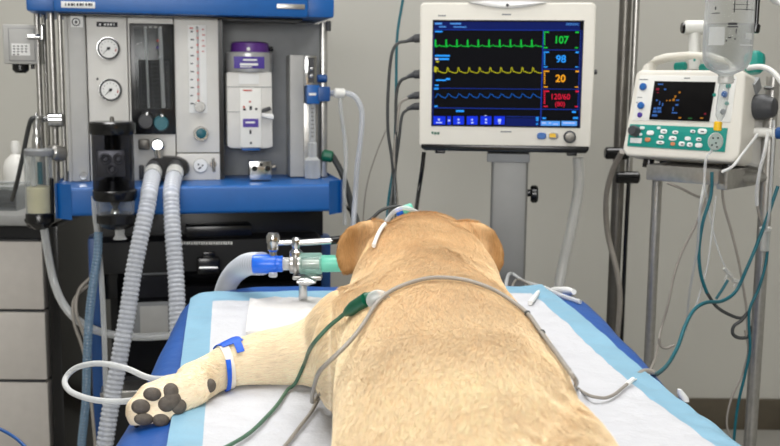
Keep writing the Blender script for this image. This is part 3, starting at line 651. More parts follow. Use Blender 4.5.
part('spigot', M_tube, bc, lambda b: b.plathe(FM, 120, -.205, [(228, 5), (235, 4.5), (239, 7)]))
part('bracket', M_black, bc, lambda b: b.pbox(FM, 104, 124, 124, 131, -.17, .0, .003))
# right hand flow tube and fittings
ft = P_('auxiliary_flowmeter', M_chrome, lambda b: b.pbox(FM, 305, 55.5, 317, 86, -.012, .03, .003))
part('sight_glass', M_dark, ft, lambda b: b.pbox(FM, 308, 58, 314, 83, -.014, -.012)); part('float', M_chrome, ft, lambda b: (b.ell(FM.pt(311, 69, -.015), .006), b.ell(FM.pt(311, 76, -.015), .006)))
part('blue_block', M_blue, ft, lambda b: b.pbox(FM, 307, 85, 320, 104, -.016, .03, .003)); part('block_label', M_label, ft, lambda b: b.pbox(FM, 309, 93, 316, 95.5, -.0175, -.016))
part('glass_tube', M_tube, ft, lambda b: b.plathe(FM, 312.5, 0, [(103, 3.2), (142, 3.4), (143, 4.5), (157, 4.5), (160, 8), (175, 8.5), (178, 7.5)]))
part('backplate', M_steel, ft, lambda b: b.pbox(FM, 304, 103, 318, 170, .012, .03, .002))
part('scale_marks', M_ink, ft, lambda b: _marks(b, FM, 0, [(311, 314, 108 + 4 * i, .8) for i in range(8)], -.0095))
part('thumb_valve', M_bluedk, ft, lambda b: b.rod(FM.pt(317, 78.5, 0), FM.pt(327, 78.5, 0), .0105))
part('outlet_block', M_bluedk, ft, lambda b: b.pbox(FM, 318, 86.5, 330.5, 101.5, -.02, .02, .005))
cbk = P_('common_outlet', M_chrome, lambda b: b.pbox(FM, 249.5, 161, 271.5, 180, -.07, -.03, .003))
part('outlet_hole', M_black, cbk, lambda b: (b.dial(FM, 254.5, 168.5, -.07, 2.8, .003), b.dial(FM, 267.5, 168.5, -.07, 2.8, .003), b.dial(FM, 261, 164.5, -.07, 1.5, .002)))
part('side_screw', M_steeldk, cbk, lambda b: b.rod(FM.pt(271, 168, -.05), FM.pt(276, 167, -.05), .007))
# lower body
zl = lambda py, y=0: FM.pt(200, py, y).z
P_('drawer_recess', M_black, lambda b: b.box(FM.pt(100, 225).x, FM.pt(326, 225).x, .05, .36, zl(300), z_wb, .002))
dw = P_('front_drawer', M_blackm, lambda b: b.pbox(FM, 101, 240, 322, 271, -.05, .3, .004))
part('drawer_text', M_white, dw, lambda b: _marks(b, FM, 0, [(179 + 2.45 * i, 179 + 2.45 * i + (1.6 if i % 3 else 1.9), 241.4 + (i % 2) * .3, 3) for i in range(22)], -.0515))
part('latch', M_black, dw, lambda b: (b.pbox(FM, 197, 258, 220, 275, -.085, -.05, .008), b.pbox(FM, 203, 252, 215, 259, -.065, -.05, .003)))
part('latch_bar', M_chrome, dw, lambda b: b.rod(FM.pt(199, 268, -.09), FM.pt(218, 268, -.09), .005))
P_('shelf_box', M_black, lambda b: b.pbox(FM, 186, 226, 252, 238, -.03, .05, .004))
P_('absorber_case', M_smoke, lambda b: b.pbox(FM, 118, 274, 322, 372, -.03, .2, .008))
P_('absorber_core', M_dark, lambda b: b.pbox(FM, 122, 285, 318, 380, .03, .2, .006))
P_('absorber_label', M_panel2, lambda b: (b.pbox(FM, 140, 306, 168, 334, -.034, -.03, .002),))
P_('absorber_window', M_recess, lambda b: (b.pbox(FM, 127, 302, 172, 340, -.0315, -.029, .002), b.pbox(FM, 128, 270, 172, 298, -.01, .02, .006)))
P_('leg_column', M_bluedk, lambda b: b.pbox(FM, 91, 238, 104, 452, -.0, .08, .008)); P_('leg_column', M_bluedk, lambda b: b.pbox(FM, 320, 236, 331, 452, .04, .1, .008))
P_('lower_shelf', M_steel, lambda b: b.pbox(FM, 100, 386, 326, 394, -.06, .3, .004)); P_('lower_case', M_blackm, lambda b: b.pbox(FM, 104, 398, 322, 470, .0, .3, .006))
P_('base', M_bluedk, lambda b: b.box(xl + .06, xr - .03, -.12, .36, .09, .15, .015))
P_('rear_cover', M_blackm, lambda b: b.box(FM.pt(104, 300).x, FM.pt(320, 300).x, .3, .34, .15, z_wb, .004))
for x in (xl + .12, xr - .1):
    for y in (-.06, .3): P_('caster', M_black, lambda b: (b.rod((x - .02, y, .05), (x + .02, y, .05), .05), b.cyl((x, y, .05), (x, y, .1), .012)))
# box on the side posts
bx = P_('control_box', M_panel2, lambda b: b.pbox(FM, 3, 24.5, 37.5, 64, .09, .2, .004))
part('box_face', M_recess, bx, lambda b: b.pbox(FM, 8.5, 28, 35, 61, .088, .09, .001)); part('face_plate', M_panel2, bx, lambda b: b.pbox(FM, 9.2, 28.7, 34.3, 60.3, .086, .088, .001))
part('paper_label', M_label, bx, lambda b: b.pbox(FM, 11.5, 43.5, 30, 55.5, .0845, .086)); part('label_text', M_ink, bx, lambda b: _marks(b, FM, 0, [(13 + 4 * (i % 4), 15 + 4 * (i % 4), 45.5 + 2.8 * (i // 4), 1.1) for i in range(14)], .0838))
part('cable_gland', M_black, bx, lambda b: (b.plathe(FM, 21, .14, [(64, 8), (70, 8), (73, 5)]), b.plathe(FM, 33, .14, [(64, 2), (69, 2)])))
part('clamp', M_chrome, bx, lambda b: (b.rod(FM.pt(27, 37, .085), FM.pt(41, 37, .085), .007), b.rod(FM.pt(42, 25, .085), FM.pt(42, 40, .085), .006)))

# ------------------------------------------------------------------ vaporizer hung in the recess
v_ = thing('vaporizer', 'grey vaporizer with purple cap hung in the machine\'s recess', 'vaporizer', FM)
Q = lambda n, m, fn, l=None: part(n, m, v_, fn, l)
hd = Q('head', M_panel, lambda b: (b.pprism(FM, [(226.5, 72), (272, 72), (273, 147), (267, 148.5), (232, 148.5), (227.5, 147)], -.01, .09, .006)))
Q('mount', M_black, lambda b: b.pbox(FM, 232, 70, 268, 120, .085, .125, .003))
Q('band', M_silver, lambda b: b.plathe(FM, 249, .04, [(52.5, 22), (54, 23.2), (70, 23.2), (72, 22.5)], 36))
Q('dial_cap', M_purple, lambda b: b.plathe(FM, 250, .04, [(42, 15), (43.5, 18.5), (47, 19), (53, 19.5)], 36))
Q('cap_notch', M_label, lambda b: b.dial(FM, 248.5, 49, -.01, 1.8, .003))
Q('lock_pin', M_black, lambda b: b.rod(FM.pt(269, 49, .03), FM.pt(273, 49, .03), .006))
pl_ = Q('purple_label', M_violet, lambda b: b.pbox(FM, 234, 56.5, 264.5, 68.5, -.022, -.017, .001))
part('label_text', M_label, pl_, lambda b: _marks(b, FM, 0, [(243, 257, 59, 1.8), (240, 258, 63.2, 2.4), (240, 252, 66.4, .9)], -.0235))
Q('label', M_label, lambda b: b.pbox(FM, 239, 74, 259, 84, -.012, -.01)); Q('seam', M_recess, lambda b: (_marks(b, FM, 0, [(226.5, 272.8, 86.6, .7), (226.8, 240, 111.5, .6)], -.0112)))
fs = Q('front_strip', M_white, lambda b: b.pbox(FM, 240, 88, 261.5, 147.5, -.018, -.01, .003))
part('strip_lettering', [M_red, M_ink], fs, lambda b: (_marks(b, FM, 0, [(243, 252, 89.8, 1.2), (249, 251, 101, 1.5), (243, 245, 106, 2)], -.0192), setattr(b, 'mi', 1), _marks(b, FM, 0, [(243, 246, 108.5, 2), (249.5, 252, 106, 4), (255, 257.5, 108, 2), (249.5, 251.5, 130, 4), (250, 252, 142, 2)], -.0192)))
part('purple_label', M_violet, fs, lambda b: b.pbox(FM, 243, 118.8, 258.5, 127.2, -.0195, -.018)); part('label_text', M_label, fs, lambda b: _marks(b, FM, 0, [(245.5, 255, 121.5, 1.8)], -.0205))
Q('lever', M_label, lambda b: b.pprism(FM, [(262, 113), (274, 114.5), (274, 119.5), (262, 117)], -.03, -.01, .003)); Q('lever_shade', M_dark, lambda b: b.pprism(FM, [(262, 109), (270, 106.5), (272, 110), (262, 113)], -.022, -.01, .002))
Q('filler_block', M_blue, lambda b: b.pbox(FM, 242, 148, 260, 150.5, -.012, .04, .001))

# ------------------------------------------------------------------ suction jar
J = thing('suction_jar', 'clear jar with cream filter and chrome stem, clamped left of the machine', 'jar', FM)
jy = -.02; Q = lambda n, m, fn, l=None: part(n, m, J, fn, l)
Q('jar_body', M_glass, lambda b: b.plathe(FM, 40, jy, [(154, 13.5), (214, 13.5)]))
Q('lid', M_recess, lambda b: b.plathe(FM, 39, jy, [(148.5, 13), (150, 14.5), (154, 14.5), (155.5, 13.8)]))
Q('filter', M_cream, lambda b: b.plathe(FM, 40, jy, [(186.5, 11), (188, 12.3), (213, 12.3), (214, 11)]))
Q('inner_tube', M_tealdk, lambda b: b.plathe(FM, 40.5, jy, [(162, 2.5), (184, 2.5)])); Q('inner_tube', M_tube, lambda b: b.plathe(FM, 34, jy, [(156, 2.5), (186, 2.5)]))
Q('stem', M_chrome, lambda b: b.plathe(FM, 37.5, jy, [(113, 1.2), (118, 1.4), (122, 3.8), (132, 3.2), (136, 4.5), (142, 5.2), (149, 5.2)]))
Q('valve', M_black, lambda b: (b.plathe(FM, 40.5, jy, [(212, 13), (214, 14), (222, 14), (226, 10), (229, 6)]), b.rod(FM.pt(28, 217, jy), FM.pt(34, 226, jy), .013)))
Q('side_rod', M_black, lambda b: b.rod(FM.pt(51.5, 178, jy - .02), FM.pt(52.5, 214, jy - .02), .005))
Q('clamp_arm', M_chrome, lambda b: (b.rod(FM.pt(35, 119, jy), FM.pt(50, 118.5, .04), .009), b.rod(FM.pt(47, 120, .02), FM.pt(64, 120, .02), .018)))
Q('clamp_arm', M_steel, lambda b: b.rod(FM.pt(50, 152, .0), FM.pt(64, 154, .03), .02))
def ftube(name, m, pts, r, label, cat, fr=FM, seg=8, group=None, corr=False):
    b = MB(); P = [fr.M @ fr.pt(*p) for p in pts]
    (b.corr(P, r) if corr else b.tube(P, r, seg)); o = b.build(name, m, angle=60); return tag(o, label, cat, group)
ftube('suction_hose', M_cabledk, [(36, 118, jy), (31, 120, jy), (27, 135, 0), (22, 160, .02), (17, 182, .05), (12, 200, .15)], .006, 'black hose arching from the suction jar stem down behind the bin', 'hose')
ftube('drain_tube', M_tube, [(44, 228, jy), (47, 248, jy), (54, 282, -.03), (64, 305, -.05), (80, 322, -.06), (105, 333, -.07), (140, 337, -.075), (185, 335, -.075), (215, 338, -.08)], .010, 'clear tube curving from the suction jar across the machine\'s lower body', 'tube', seg=12)

# ------------------------------------------------------------------ hoses
def whose(name, m, pts, r, label, cat, corr=False, group=None, seg=12, pitch=.0105, amp=.0022, lift=None):
    b = MB(); P = [W(*p) if len(p) == 3 and not isinstance(p, V) else V(p) for p in pts]
    (b.corr(P, r, pitch, amp) if corr else b.tube(P, r, seg)); o = b.build(name, m, angle=60 if not corr else 80); return tag(o, label, cat, group)
p1 = FM.M @ FM.pt(153.5, 172, -.075); p2 = FM.M @ FM.pt(175, 172, -.075)
def hose_with_cuff(pts, p0, label):
    t = thing('breathing_hose', label, 'hose', group='corrugated breathing hoses')
    b = MB(); P = [p0] + [W(*p) for p in pts]; b.corr(P, .0178, .0108, .0024); b.build('corrugated_tube', M_hose, t, 80)
    b = MB(); Q = resample(cr(P, 12), .008)[:6]; b.sweep(Q, [.0215] * 6, 18); b.build('cuff', M_fog, t); return t
hose_with_cuff([(149.5, 190, 2.36), (147.5, 205, 2.33), (141, 235, 2.30), (134, 270, 2.28), (128, 310, 2.26), (121, 350, 2.24), (112, 400, 2.22), (104, 450, 2.20), (98, 500, 2.2), (100, 560, 2.22)], p1, 'corrugated clear hose hanging from the machine\'s outlet, the one leaning left')
hose_with_cuff([(171.5, 190, 2.40), (171.5, 205, 2.37), (173, 235, 2.34), (175.5, 270, 2.32), (177, 300, 2.30), (178, 335, 2.28), (181, 380, 2.26), (186, 430, 2.24)], p2, 'corrugated clear hose hanging straight from the machine\'s outlet, dropping behind the table')
whose('thin_corrugated_hose', M_tubeblue, [(98.5, 232, 2.37), (97.5, 255, 2.36), (93, 285, 2.36), (89, 320, 2.36), (87, 360, 2.36), (86, 400, 2.36), (82, 440, 2.36), (79, 480, 2.36)], .0095, 'thin bluish corrugated hose hanging in front of the blue machine leg', 'hose', True, pitch=.008, amp=.0014)
whose('thin_clear_tube', M_tube, [(94, 196, 2.37), (95, 215, 2.37), (98, 240, 2.38), (101.5, 280, 2.38), (104, 330, 2.39), (106, 390, 2.4), (108, 450, 2.4)], .0065, 'straight thin clear tube hanging beside the blue machine leg', 'tube')
for i, pts in enumerate(([(90, 278, 2.45), (79, 290, 2.44), (76, 310, 2.42), (82, 330, 2.42), (88, 345, 2.43)], [(88, 285, 2.47), (74, 300, 2.46), (74, 322, 2.45), (80, 340, 2.45), (86, 360, 2.45)], [(91, 400, 2.33), (94, 430, 2.33), (97, 470, 2.33)])):
    whose('loose_cord', M_cable, pts, .004, ('thin grey cord looped tightest behind the bluish corrugated hose', 'thin grey cord in the wider loop behind the bluish corrugated hose', 'short grey cord beside the foot of the bluish corrugated hose')[i], 'cord')
# loop of clear tube by the paw
o = whose('oxygen_tube', M_tube, [V(onz(205, 382, .86)), (178, 379, 1.30), (150, 378, 1.31), (125, 368, 1.33), (98, 363.5, 1.36), (76, 368, 1.38), (65, 380, 1.37), (70, 391, 1.33), (88, 398.5, 1.29), (110, 401.5, 1.27), (132, 400.5, 1.26), (150, 395, 1.28)], .0042, 'clear tube looping out past the dog\'s paw at the table edge', 'tube', seg=12)
whose('blue_cord', M_bluedk, [(-14, 424, 1.7), (4, 431, 1.7), (18, 440, 1.68), (30, 452, 1.66)], .003, 'thin dark blue cord below the drawers at the left edge', 'cord')

# ------------------------------------------------------------------ breathing circuit at the dog's head
YT = 1.78
whose('patient_hose', M_hose, [(212, 345, 2.14), (219, 318, 2.13), (224, 293, 2.1), (232, 276, 2.0), (246, 265, 1.86), (262, 263.5, YT)], .0165, 'wide corrugated hose rising behind the table into the blue connector', 'hose', True, pitch=.0125, amp=.005)
g = thing('breathing_connector', 'blue, clear and mint breathing connector before the dog\'s muzzle', 'connector')
kk = WF.sc(290, 263, YT); X0 = W(253, 264, YT); dirx = (W(335, 263.5, YT) - X0).normalized()
def seg_(n, m, a, c, hw, prof=None):
    def f(b):
        p, q = X0 + dirx * (a - 253) * kk, X0 + dirx * (c - 253) * kk; L = (q - p).length
        b.lathe(p, dirx, prof(hw * kk, L) if prof else [(hw * kk * .94, 0), (hw * kk, L * .06), (hw * kk, L * .94), (hw * kk * .94, L)], 26)
    return part(n, m, g, f)
seg_('blue_cuff', M_skyblue, 253, 277, 9.5); seg_('blue_sleeve', M_skyblue, 270, 283, 8.2)
seg_('clear_neck', M_tube, 282, 292, 6.5); seg_('inner_pipe', M_fog, 283, 293, 4.5); seg_('metal_collar', M_steel, 290, 302, 9.6); seg_('clear_body', M_mintclear, 300, 322, 11); seg_('grey_core', M_steel, 300, 320, 5.5); seg_('mint_adapter', M_mint, 320, 342, 8.6)
part('sample_port', M_tube, g, lambda b: b.rod(W(273, 272, YT - .01), W(273, 277, YT - .01), .008))
part('lower_elbow', M_mintclear, g, lambda b: b.rod(W(312, 268, YT), W(312, 276, YT), .014))
et = part('tracheal_tube', M_mint, g, lambda b: b.tube([W(340, 263, YT), W(352, 263, 1.80), V((-.02, 1.87, .985)), V((.03, 1.92, .96)), V((.058, 1.90, .942)), V((.06, 1.86, .94))], .009, 12))
a_ = thing('support_arm', 'jointed chrome arm clamping the breathing connector above the table', 'support arm')
AR = lambda n, m, fn: part(n, m, a_, fn)
AR('joint', M_chrome, lambda b: b.lathe(W(273, 256, YT), W(273, 236, YT) - W(273, 256, YT), [(.007, 0), (.007, .008), (.0105, .012), (.0105, .022), (.0125, .026), (.0125, .036), (.009, .042)], 18))
AR('joint', M_chrome, lambda b: b.lathe(W(296, 256, YT), W(296, 239, YT) - W(296, 256, YT), [(.012, 0), (.012, .008), (.006, .014), (.0085, .02), (.0085, .03), (.005, .034)], 18))
AR('rod', M_chrome, lambda b: b.rod(W(275, 243, YT), W(297, 242, YT), .005)); AR('rod', M_chrome, lambda b: b.rod(W(296, 243, YT), W(334, 240.5, YT), .0062)); AR('grip', M_black, lambda b: b.rod(W(330, 240.8, YT), W(368, 236.5, YT + .02), .0075))
AR('clamp_band', M_steel, lambda b: b.ring(W(296, 263.5, YT), dirx, .018, .004, 28)); AR('clamp_plate', M_steel, lambda b: b.box(*[c for p in ((W(293, 274, YT).x, W(322, 274, YT).x),) for c in p], YT - .012, YT + .012, W(300, 279, YT).z, W(300, 275, YT).z, .002))
AR('wing_knob', M_chrome, lambda b: b.loft([(W(306, 281, YT - .02) + V((dx, 0, 0)), V((0, .012, 0)), V((0, 0, h)), 2.2) for dx, h in ((-.016, .003), (-.009, .008), (.003, .009), (.012, .005), (.018, .003))], 16))
AR('foot', M_chrome, lambda b: b.rod(W(303, 277, YT), V((W(303, 280, YT).x, YT, topz(W(303, 280, YT).x, YT) + .004)), .008))
AR('foot_plate', M_steel, lambda b: b.box(W(303, 280, YT).x - .035, W(303, 280, YT).x + .035, YT - .03, YT + .03, topz(W(303, 280, YT).x, YT) + .006, topz(W(303, 280, YT).x, YT) + .014, .003))
# ------------------------------------------------------------------ patient monitor on its stand
FO = Fr((.28, 2.40, 0), -6)
mon = thing('patient_monitor', 'large white patient monitor with heart traces on a lit screen, on the grey column', 'monitor', FO)
Q = lambda n, m, fn, l=None: part(n, m, mon, fn, l)
Q('housing', M_beige, lambda b: b.pprism(FO, [(420, 6), (423, 2.5), (593, 2.5), (596.5, 6), (594, 80), (590.5, 146), (588, 149), (421, 147.5), (419, 144)], 0, .09, .008, 3))
Q('back_housing', M_beige, lambda b: b.pprism(FO, [(440, 15), (575, 15), (572, 140), (441, 140)], .085, .15, .02, 3))
bs = Q('base_tray', M_black, lambda b: b.pprism(FO, [(421, 144), (589, 146.5), (589, 150), (586, 153.5), (425, 150.5), (421, 148)], -.004, .12, .003))
part('foot', M_black, bs, lambda b: b.pbox(FO, 435, 150, 445, 153.5, .01, .04, .002)); part('foot', M_black, bs, lambda b: b.pbox(FO, 567, 152, 577, 156, .01, .04, .002))
hd = Q('handle_trim', M_alu, lambda b: b.pprism(FO, [(468, 2.2)] + [(468 + 4 * i, 2.5 + 5.8 * math.sin(math.pi * i / 20)) for i in range(1, 20)] + [(547, 2.2), (530, .5), (485, .5)], -.005, .01, .002))
part('handle_gem', M_dark, hd, lambda b: b.dial(FO, 507.5, 5, -.005, 1.6, .003))
Q('name_mark', M_recess, lambda b: b.pbox(FO, 502, 13.8, 511, 15.2, -.0006, 0)); Q('name_mark', M_recess, lambda b: b.pbox(FO, 438, 15, 446, 16.3, -.0006, 0)); Q('name_mark', M_recess, lambda b: b.pbox(FO, 500.5, 131, 511.5, 132.4, -.0006, 0))
Q('green_mark', M_greendk, lambda b: (b.pbox(FO, 431.5, 131.5, 433.5, 134, -.0006, 0), b.pbox(FO, 434, 132, 436.5, 134.6, -.0006, 0), b.pbox(FO, 437, 132, 439.5, 134.6, -.0006, 0)))
Q('bezel', M_dark, lambda b: b.pbox(FO, 431.8, 20, 582.4, 127.2, -.0015, .002, .001))
scr = Q('screen', M_screen, lambda b: b.pbox(FO, 432.6, 20.8, 581.6, 126.4, -.0025, -.001))
SY = -.0032
S = lambda n, m, fn: part(n, m, scr, fn)
def pb(b, rows, ly=SY):
    for x0, y0, x1, y1 in rows: b.pbox(FO, x0, y0, x1, y1, ly, ly + .0005)
S('header_bar', G_hdr, lambda b: (pb(b, [(434, 22, 580, 29.5)]), pb(b, [(506, 118, 539, 126), (432.8, 30, 434, 126), (580, 30, 581.2, 126)])))
S('grid_lines', G_navy, lambda b: pb(b, [(434, 29.6, 580, 30.4), (433.8, 88.4, 541.5, 89), (433.8, 108.3, 579, 109.1), (541.4, 30, 542.6, 126), (543, 49.6, 579, 50.3), (543, 68.8, 579, 69.4), (543, 88.8, 579, 89.4), (579, 30, 579.6, 109), (506, 116.4, 541, 117)]))
def trace(m, name, n, x0, x1, base, shape, w):
    P = []
    per = (x1 - x0) / n
    for k in range(n):
        for u, h in shape: P.append((x0 + per * (k + u), base - h))
    P.append((x1, base))
    def f(b):
        w_ = w * FO.sc(500, 60, SY) / 2; Q_ = [FO.pt(x, y, SY - .0003) for x, y in P]; b.sweep(Q_, [w_] * len(Q_), 6)
    S(name, m, f)
trace(G_green, 'heart_trace', 10, 435, 542, 46.5, [(0, 0), (.02, 6.8), (.07, 7), (.10, -1), (.14, .2), (.3, .6), (.42, 1.5), (.55, .4), (.8, .2), (.97, 0)], .9)
trace(G_yel, 'pulse_trace', 10, 435.5, 542, 73, [(0, .6), (.06, 1), (.13, 5.8), (.2, 5), (.27, 1.8), (.33, 1.2), (.4, 1.8), (.5, .8), (.75, .1), (.97, .1)], .8)
trace(G_dimblue, 'breath_trace', 10, 435, 541, 97.4, [(0, -.4), (.1, .6), (.25, 4), (.33, 2.8), (.4, 3), (.55, 1), (.8, 0), (.97, -.6)], .85)
tx = lambda n, m, px, py, h, s_, sx=.78: S(n, m, lambda b: b.ptext(FO, px, py, SY, h, s_, .0005 if h > 7 else 0.0, sx))
tx('reading', G_green, 561.2, 40.2, 7.3, '107', .95); tx('reading', G_cyan, 561, 59.3, 7.3, '98', 1.0); tx('reading', G_org, 560.5, 78.8, 7.3, '20', 1.0); tx('reading', G_red, 560.2, 97, 5.7, '120/60', .9); tx('reading', G_red, 560, 104.2, 4.7, '(80)', .95)
def box_marks(x, y0, y1): return [(x, y0 + 1, x + 5.5, y0 + 2.3), (575.5, y0 + 1, 578.8, y0 + 2.6), (x, y1 - 2.2, x + 4, y1 - 1), (575, y1 - 2, 578, y1 - 1)] + [(x + .2, y0 + 3 + i * 2, x + 1.6, y0 + 4.3 + i * 2) for i in range(int((y1 - y0 - 6) / 2))]
for m, y0, y1 in ((G_green, 30.5, 49.3), (G_cyan, 50.5, 68.5), (G_org, 69.6, 88.5), (G_red, 89.6, 108)): S('box_marks', m, lambda b: pb(b, box_marks(543.6, y0, y1)))
S('status_lettering', G_pale, lambda b: pb(b, [(435, 22.6, 442, 24.6), (450, 22.8, 461, 24.4), (439, 26, 446, 27.6), (453.5, 26.2, 466.5, 27.8), (566, 23, 579, 25.4)]))
S('status_lettering', G_cyan, lambda b: pb(b, [(435, 30.8, 442.5, 32.4), (435, 54.8, 450, 56.6), (439, 58, 449, 60), (436, 79.4, 446, 81), (446, 78, 450, 80), (434.8, 84.6, 438.6, 86), (434, 87.6, 438.6, 89.6), (434.4, 105.5, 437.6, 107), (456, 110, 464, 112), (572, 111, 576, 113), (542.4, 117.4, 546, 119), (573, 117, 578, 119), (536, 117, 538.6, 121), (536, 123, 538, 125)]))
S('status_lettering', G_white, lambda b: pb(b, [(435, 58, 438.5, 60)])); S('status_lettering', G_yel, lambda b: pb(b, [(436, 61, 439, 62.4), (434, 66.6, 436.4, 72)]))
S('soft_button', G_btn, lambda b: (pb(b, [(433.4, 116.2, 445.4, 124.6), (447.2, 116.2, 451, 124.6), (453, 116.2, 464, 124.6), (466.8, 116.2, 477.6, 124.6), (480.4, 116.2, 491.4, 124.6), (494, 116.2, 504.8, 124.6)])))
S('soft_button', G_pale, lambda b: pb(b, [(540.6, 121, 560, 125.8), (561.4, 121, 577, 125.8)]))
S('button_icons', G_white, lambda b: pb(b, [(438, 118.6, 440, 120.6), (436, 122, 442, 123.2), (448, 119.6, 450, 121.4), (457.6, 118.6, 459.4, 120.4), (457.4, 122, 459.8, 123.4), (471, 119, 473, 120.4), (471, 122, 473.4, 123.4), (485, 118.6, 487, 120.4), (485, 121.8, 487, 123.4), (498, 119, 501, 122), (498.6, 122.6, 500.6, 123.8), (484.4, 115.2, 486.6, 116), (542, 122.4, 546, 123.6), (549, 122.4, 551, 123.6), (553, 123.6, 558, 124.4), (563, 122.4, 575, 123.6)], SY - .0004))
kn = Q('rotary_knob', M_dark, lambda b: b.dial(FO, 569.6, 136.8, 0, 6.2, .014, .18, 28)); kn['label'] = 'grey rotary knob'
part('knob_face', M_steeldk, kn, lambda b: b.dial(FO, 569.8, 136.8, -.014, 4.4, .001))
for x, m in ((541.6, M_navybtn), (553.5, M_recess)):
    bt = Q('oval_button', m, lambda b: b.loft([(FO.pt(x, 136, y), V((s * 4.7 * .0024, 0, 0)), V((0, 0, s * 3.4 * .0024)), 2.5) for y, s in ((0, 1), (-.003, 1), (-.005, .85))], 20))
    if m is M_recess: part('yellow_icon', M_yellow, bt, lambda b: b.pbox(FO, 549.5, 133.4, 555.8, 137.4, -.006, -.005))
Q('side_button', M_dark, lambda b: b.rod(FO.pt(594, 72, .04), FO.pt(597, 72, .04), .006))
for y in (38.5, 74.5, 95.5, 106.5):
    Q('cable_plug', M_dark, lambda b: (b.rod(FO.pt(421, y - .5, .05), FO.pt(413.5, y + .2, .05), .0105 if y < 80 else .009), b.cyl(FO.pt(414, y + .2, .05), FO.pt(407, y + 2.5, .05), .008, .004)))
ms = thing('monitor_stand', 'grey column stand holding up the large patient monitor', 'stand', FO)
Q = lambda n, m, fn: part(n, m, ms, fn)
zt_ = FO.pt(508, 156, .06).z; M_col = mat('column_grey', (126, 126, 124), .42, .2, var=.03)
Q('column', M_col, lambda b: b.box(FO.pt(490.5, 200, .02).x, FO.pt(527.5, 200, .02).x, .02, .10, .08, zt_ - .006, .012, 3))
Q('mount_plate', M_recess, lambda b: b.box(FO.pt(487, 155, .02).x, FO.pt(530, 155, .02).x, .012, .11, zt_ - .012, FO.pt(508, 151.5, .06).z - .002, .003))
Q('clamp_knob', M_black, lambda b: (b.rod(FO.pt(526, 193, .05), FO.pt(531, 193, .05), .009), b.rod(FO.pt(530.5, 194, .05), FO.pt(538, 194, .05), .022, .004)))
Q('base', M_dark, lambda b: [b.box(-.02, .02, -.02, .26, .055, .085, .008, 2, Matrix.Translation((.0, .06, 0)) @ Matrix.Rotation(R(72 * k + 36), 4, 'Z')) for k in range(5)])
for k in range(5): Q('caster', M_black, lambda b: b.ell(Matrix.Translation((.0, .06, 0)) @ Matrix.Rotation(R(72 * k + 36), 4, 'Z') @ V((0, .24, .03)), (.02, .03, .03)))
# cables of the monitor
def cab(pts, r, m, label, name='monitor_cable', cat='cable', group=None): return whose(name, m, pts, r, label, cat, False, 'cables hanging from the patient monitor' if name == 'monitor_cable' else None, 8)
YC = 2.44
cab([(408, 41, YC), (397, 44, YC), (391, 58, YC), (388, 95, YC), (388, 130, YC), (392, 160, YC), (394, 190, YC), (392, 215, YC - .1), (385, 240, YC - .3)], .0038, M_cabledk, 'dark cable dropping from the topmost plug of the monitor, bowed farthest left')
cab([(408, 77, YC), (400, 82, YC), (396, 100, YC), (396, 150, YC), (393, 185, YC), (389, 215, YC - .1), (384, 240, YC - .3)], .0038, M_cabledk, 'dark cable from the second plug down of the monitor')
cab([(408, 98, YC), (400, 104, YC), (397, 125, YC), (394, 160, YC), (397, 200, YC), (399, 240, YC - .3)], .0036, M_cable, 'grey cable from the third plug down of the monitor')
cab([(408, 109, YC), (402, 116, YC), (399, 140, YC), (395, 175, YC), (396, 215, YC - .1), (396, 240, YC - .3)], .0036, M_cabledk, 'dark cable from the lowest plug of the monitor')
cab([(408, -30, YC + .12), (402, 5, YC + .12), (397, 40, YC + .12), (396, 100, YC + .12), (394, 160, YC + .12), (388, 205, YC + .1), (386, 250, YC)], .0036, M_tealdk, 'dark green cable passing down behind the plugs at the monitor\'s left')
cab([(424, 152, YC), (422, 170, YC), (419, 190, YC), (416, 212, YC - .1), (413, 240, YC - .25)], .0052, M_black, 'black cable slanting down from the bottom left corner of the monitor')
whose('ventilation_tube', M_fog, [(578, 157, 2.48), (579, 175, 2.48), (578, 192, 2.48), (571, 230, 2.48), (563, 265, 2.48), (557, 300, 2.46), (554, 330, 2.42)], .0135, 'frosted hose hanging below the monitor\'s right corner', 'hose', seg=14)
# sensors at the dog's head
YH = 1.72
cab([(386, 222, YH), (394, 212, YH), (404, 208, YH), (414, 211, YH), (424, 216, YH + .05)], .004, M_tube, 'clear tube arching over the back of the dog\'s head', 'sensor_tube', 'tube')
cab([(346, 234, YH + .05), (356, 226, YH + .05), (370, 220, YH + .05), (382, 210, YH + .05), (396, 206.5, YH + .05), (408, 209, YH + .05)], .0032, M_cabledk, 'dark thin cable running to the teal clip behind the dog\'s head', 'sensor_cable')
t = thing('sensor_clip', 'small teal sensor clip on the dog\'s muzzle, just showing over its head', 'clip')
part('clip_body', M_mint, t, lambda b: b.rod(W(403, 211, YH + .02), W(413, 207.5, YH + .02), .009)); part('clip_jaw', M_skyblue, t, lambda b: b.rod(W(396, 213, YH + .02), W(403, 210.5, YH + .02), .007)); part('clip_wire', M_tube, t, lambda b: b.tube([W(408, 208, YH + .02), W(408, 222, YH + .03), V((.06, 1.80, .99))], .004))

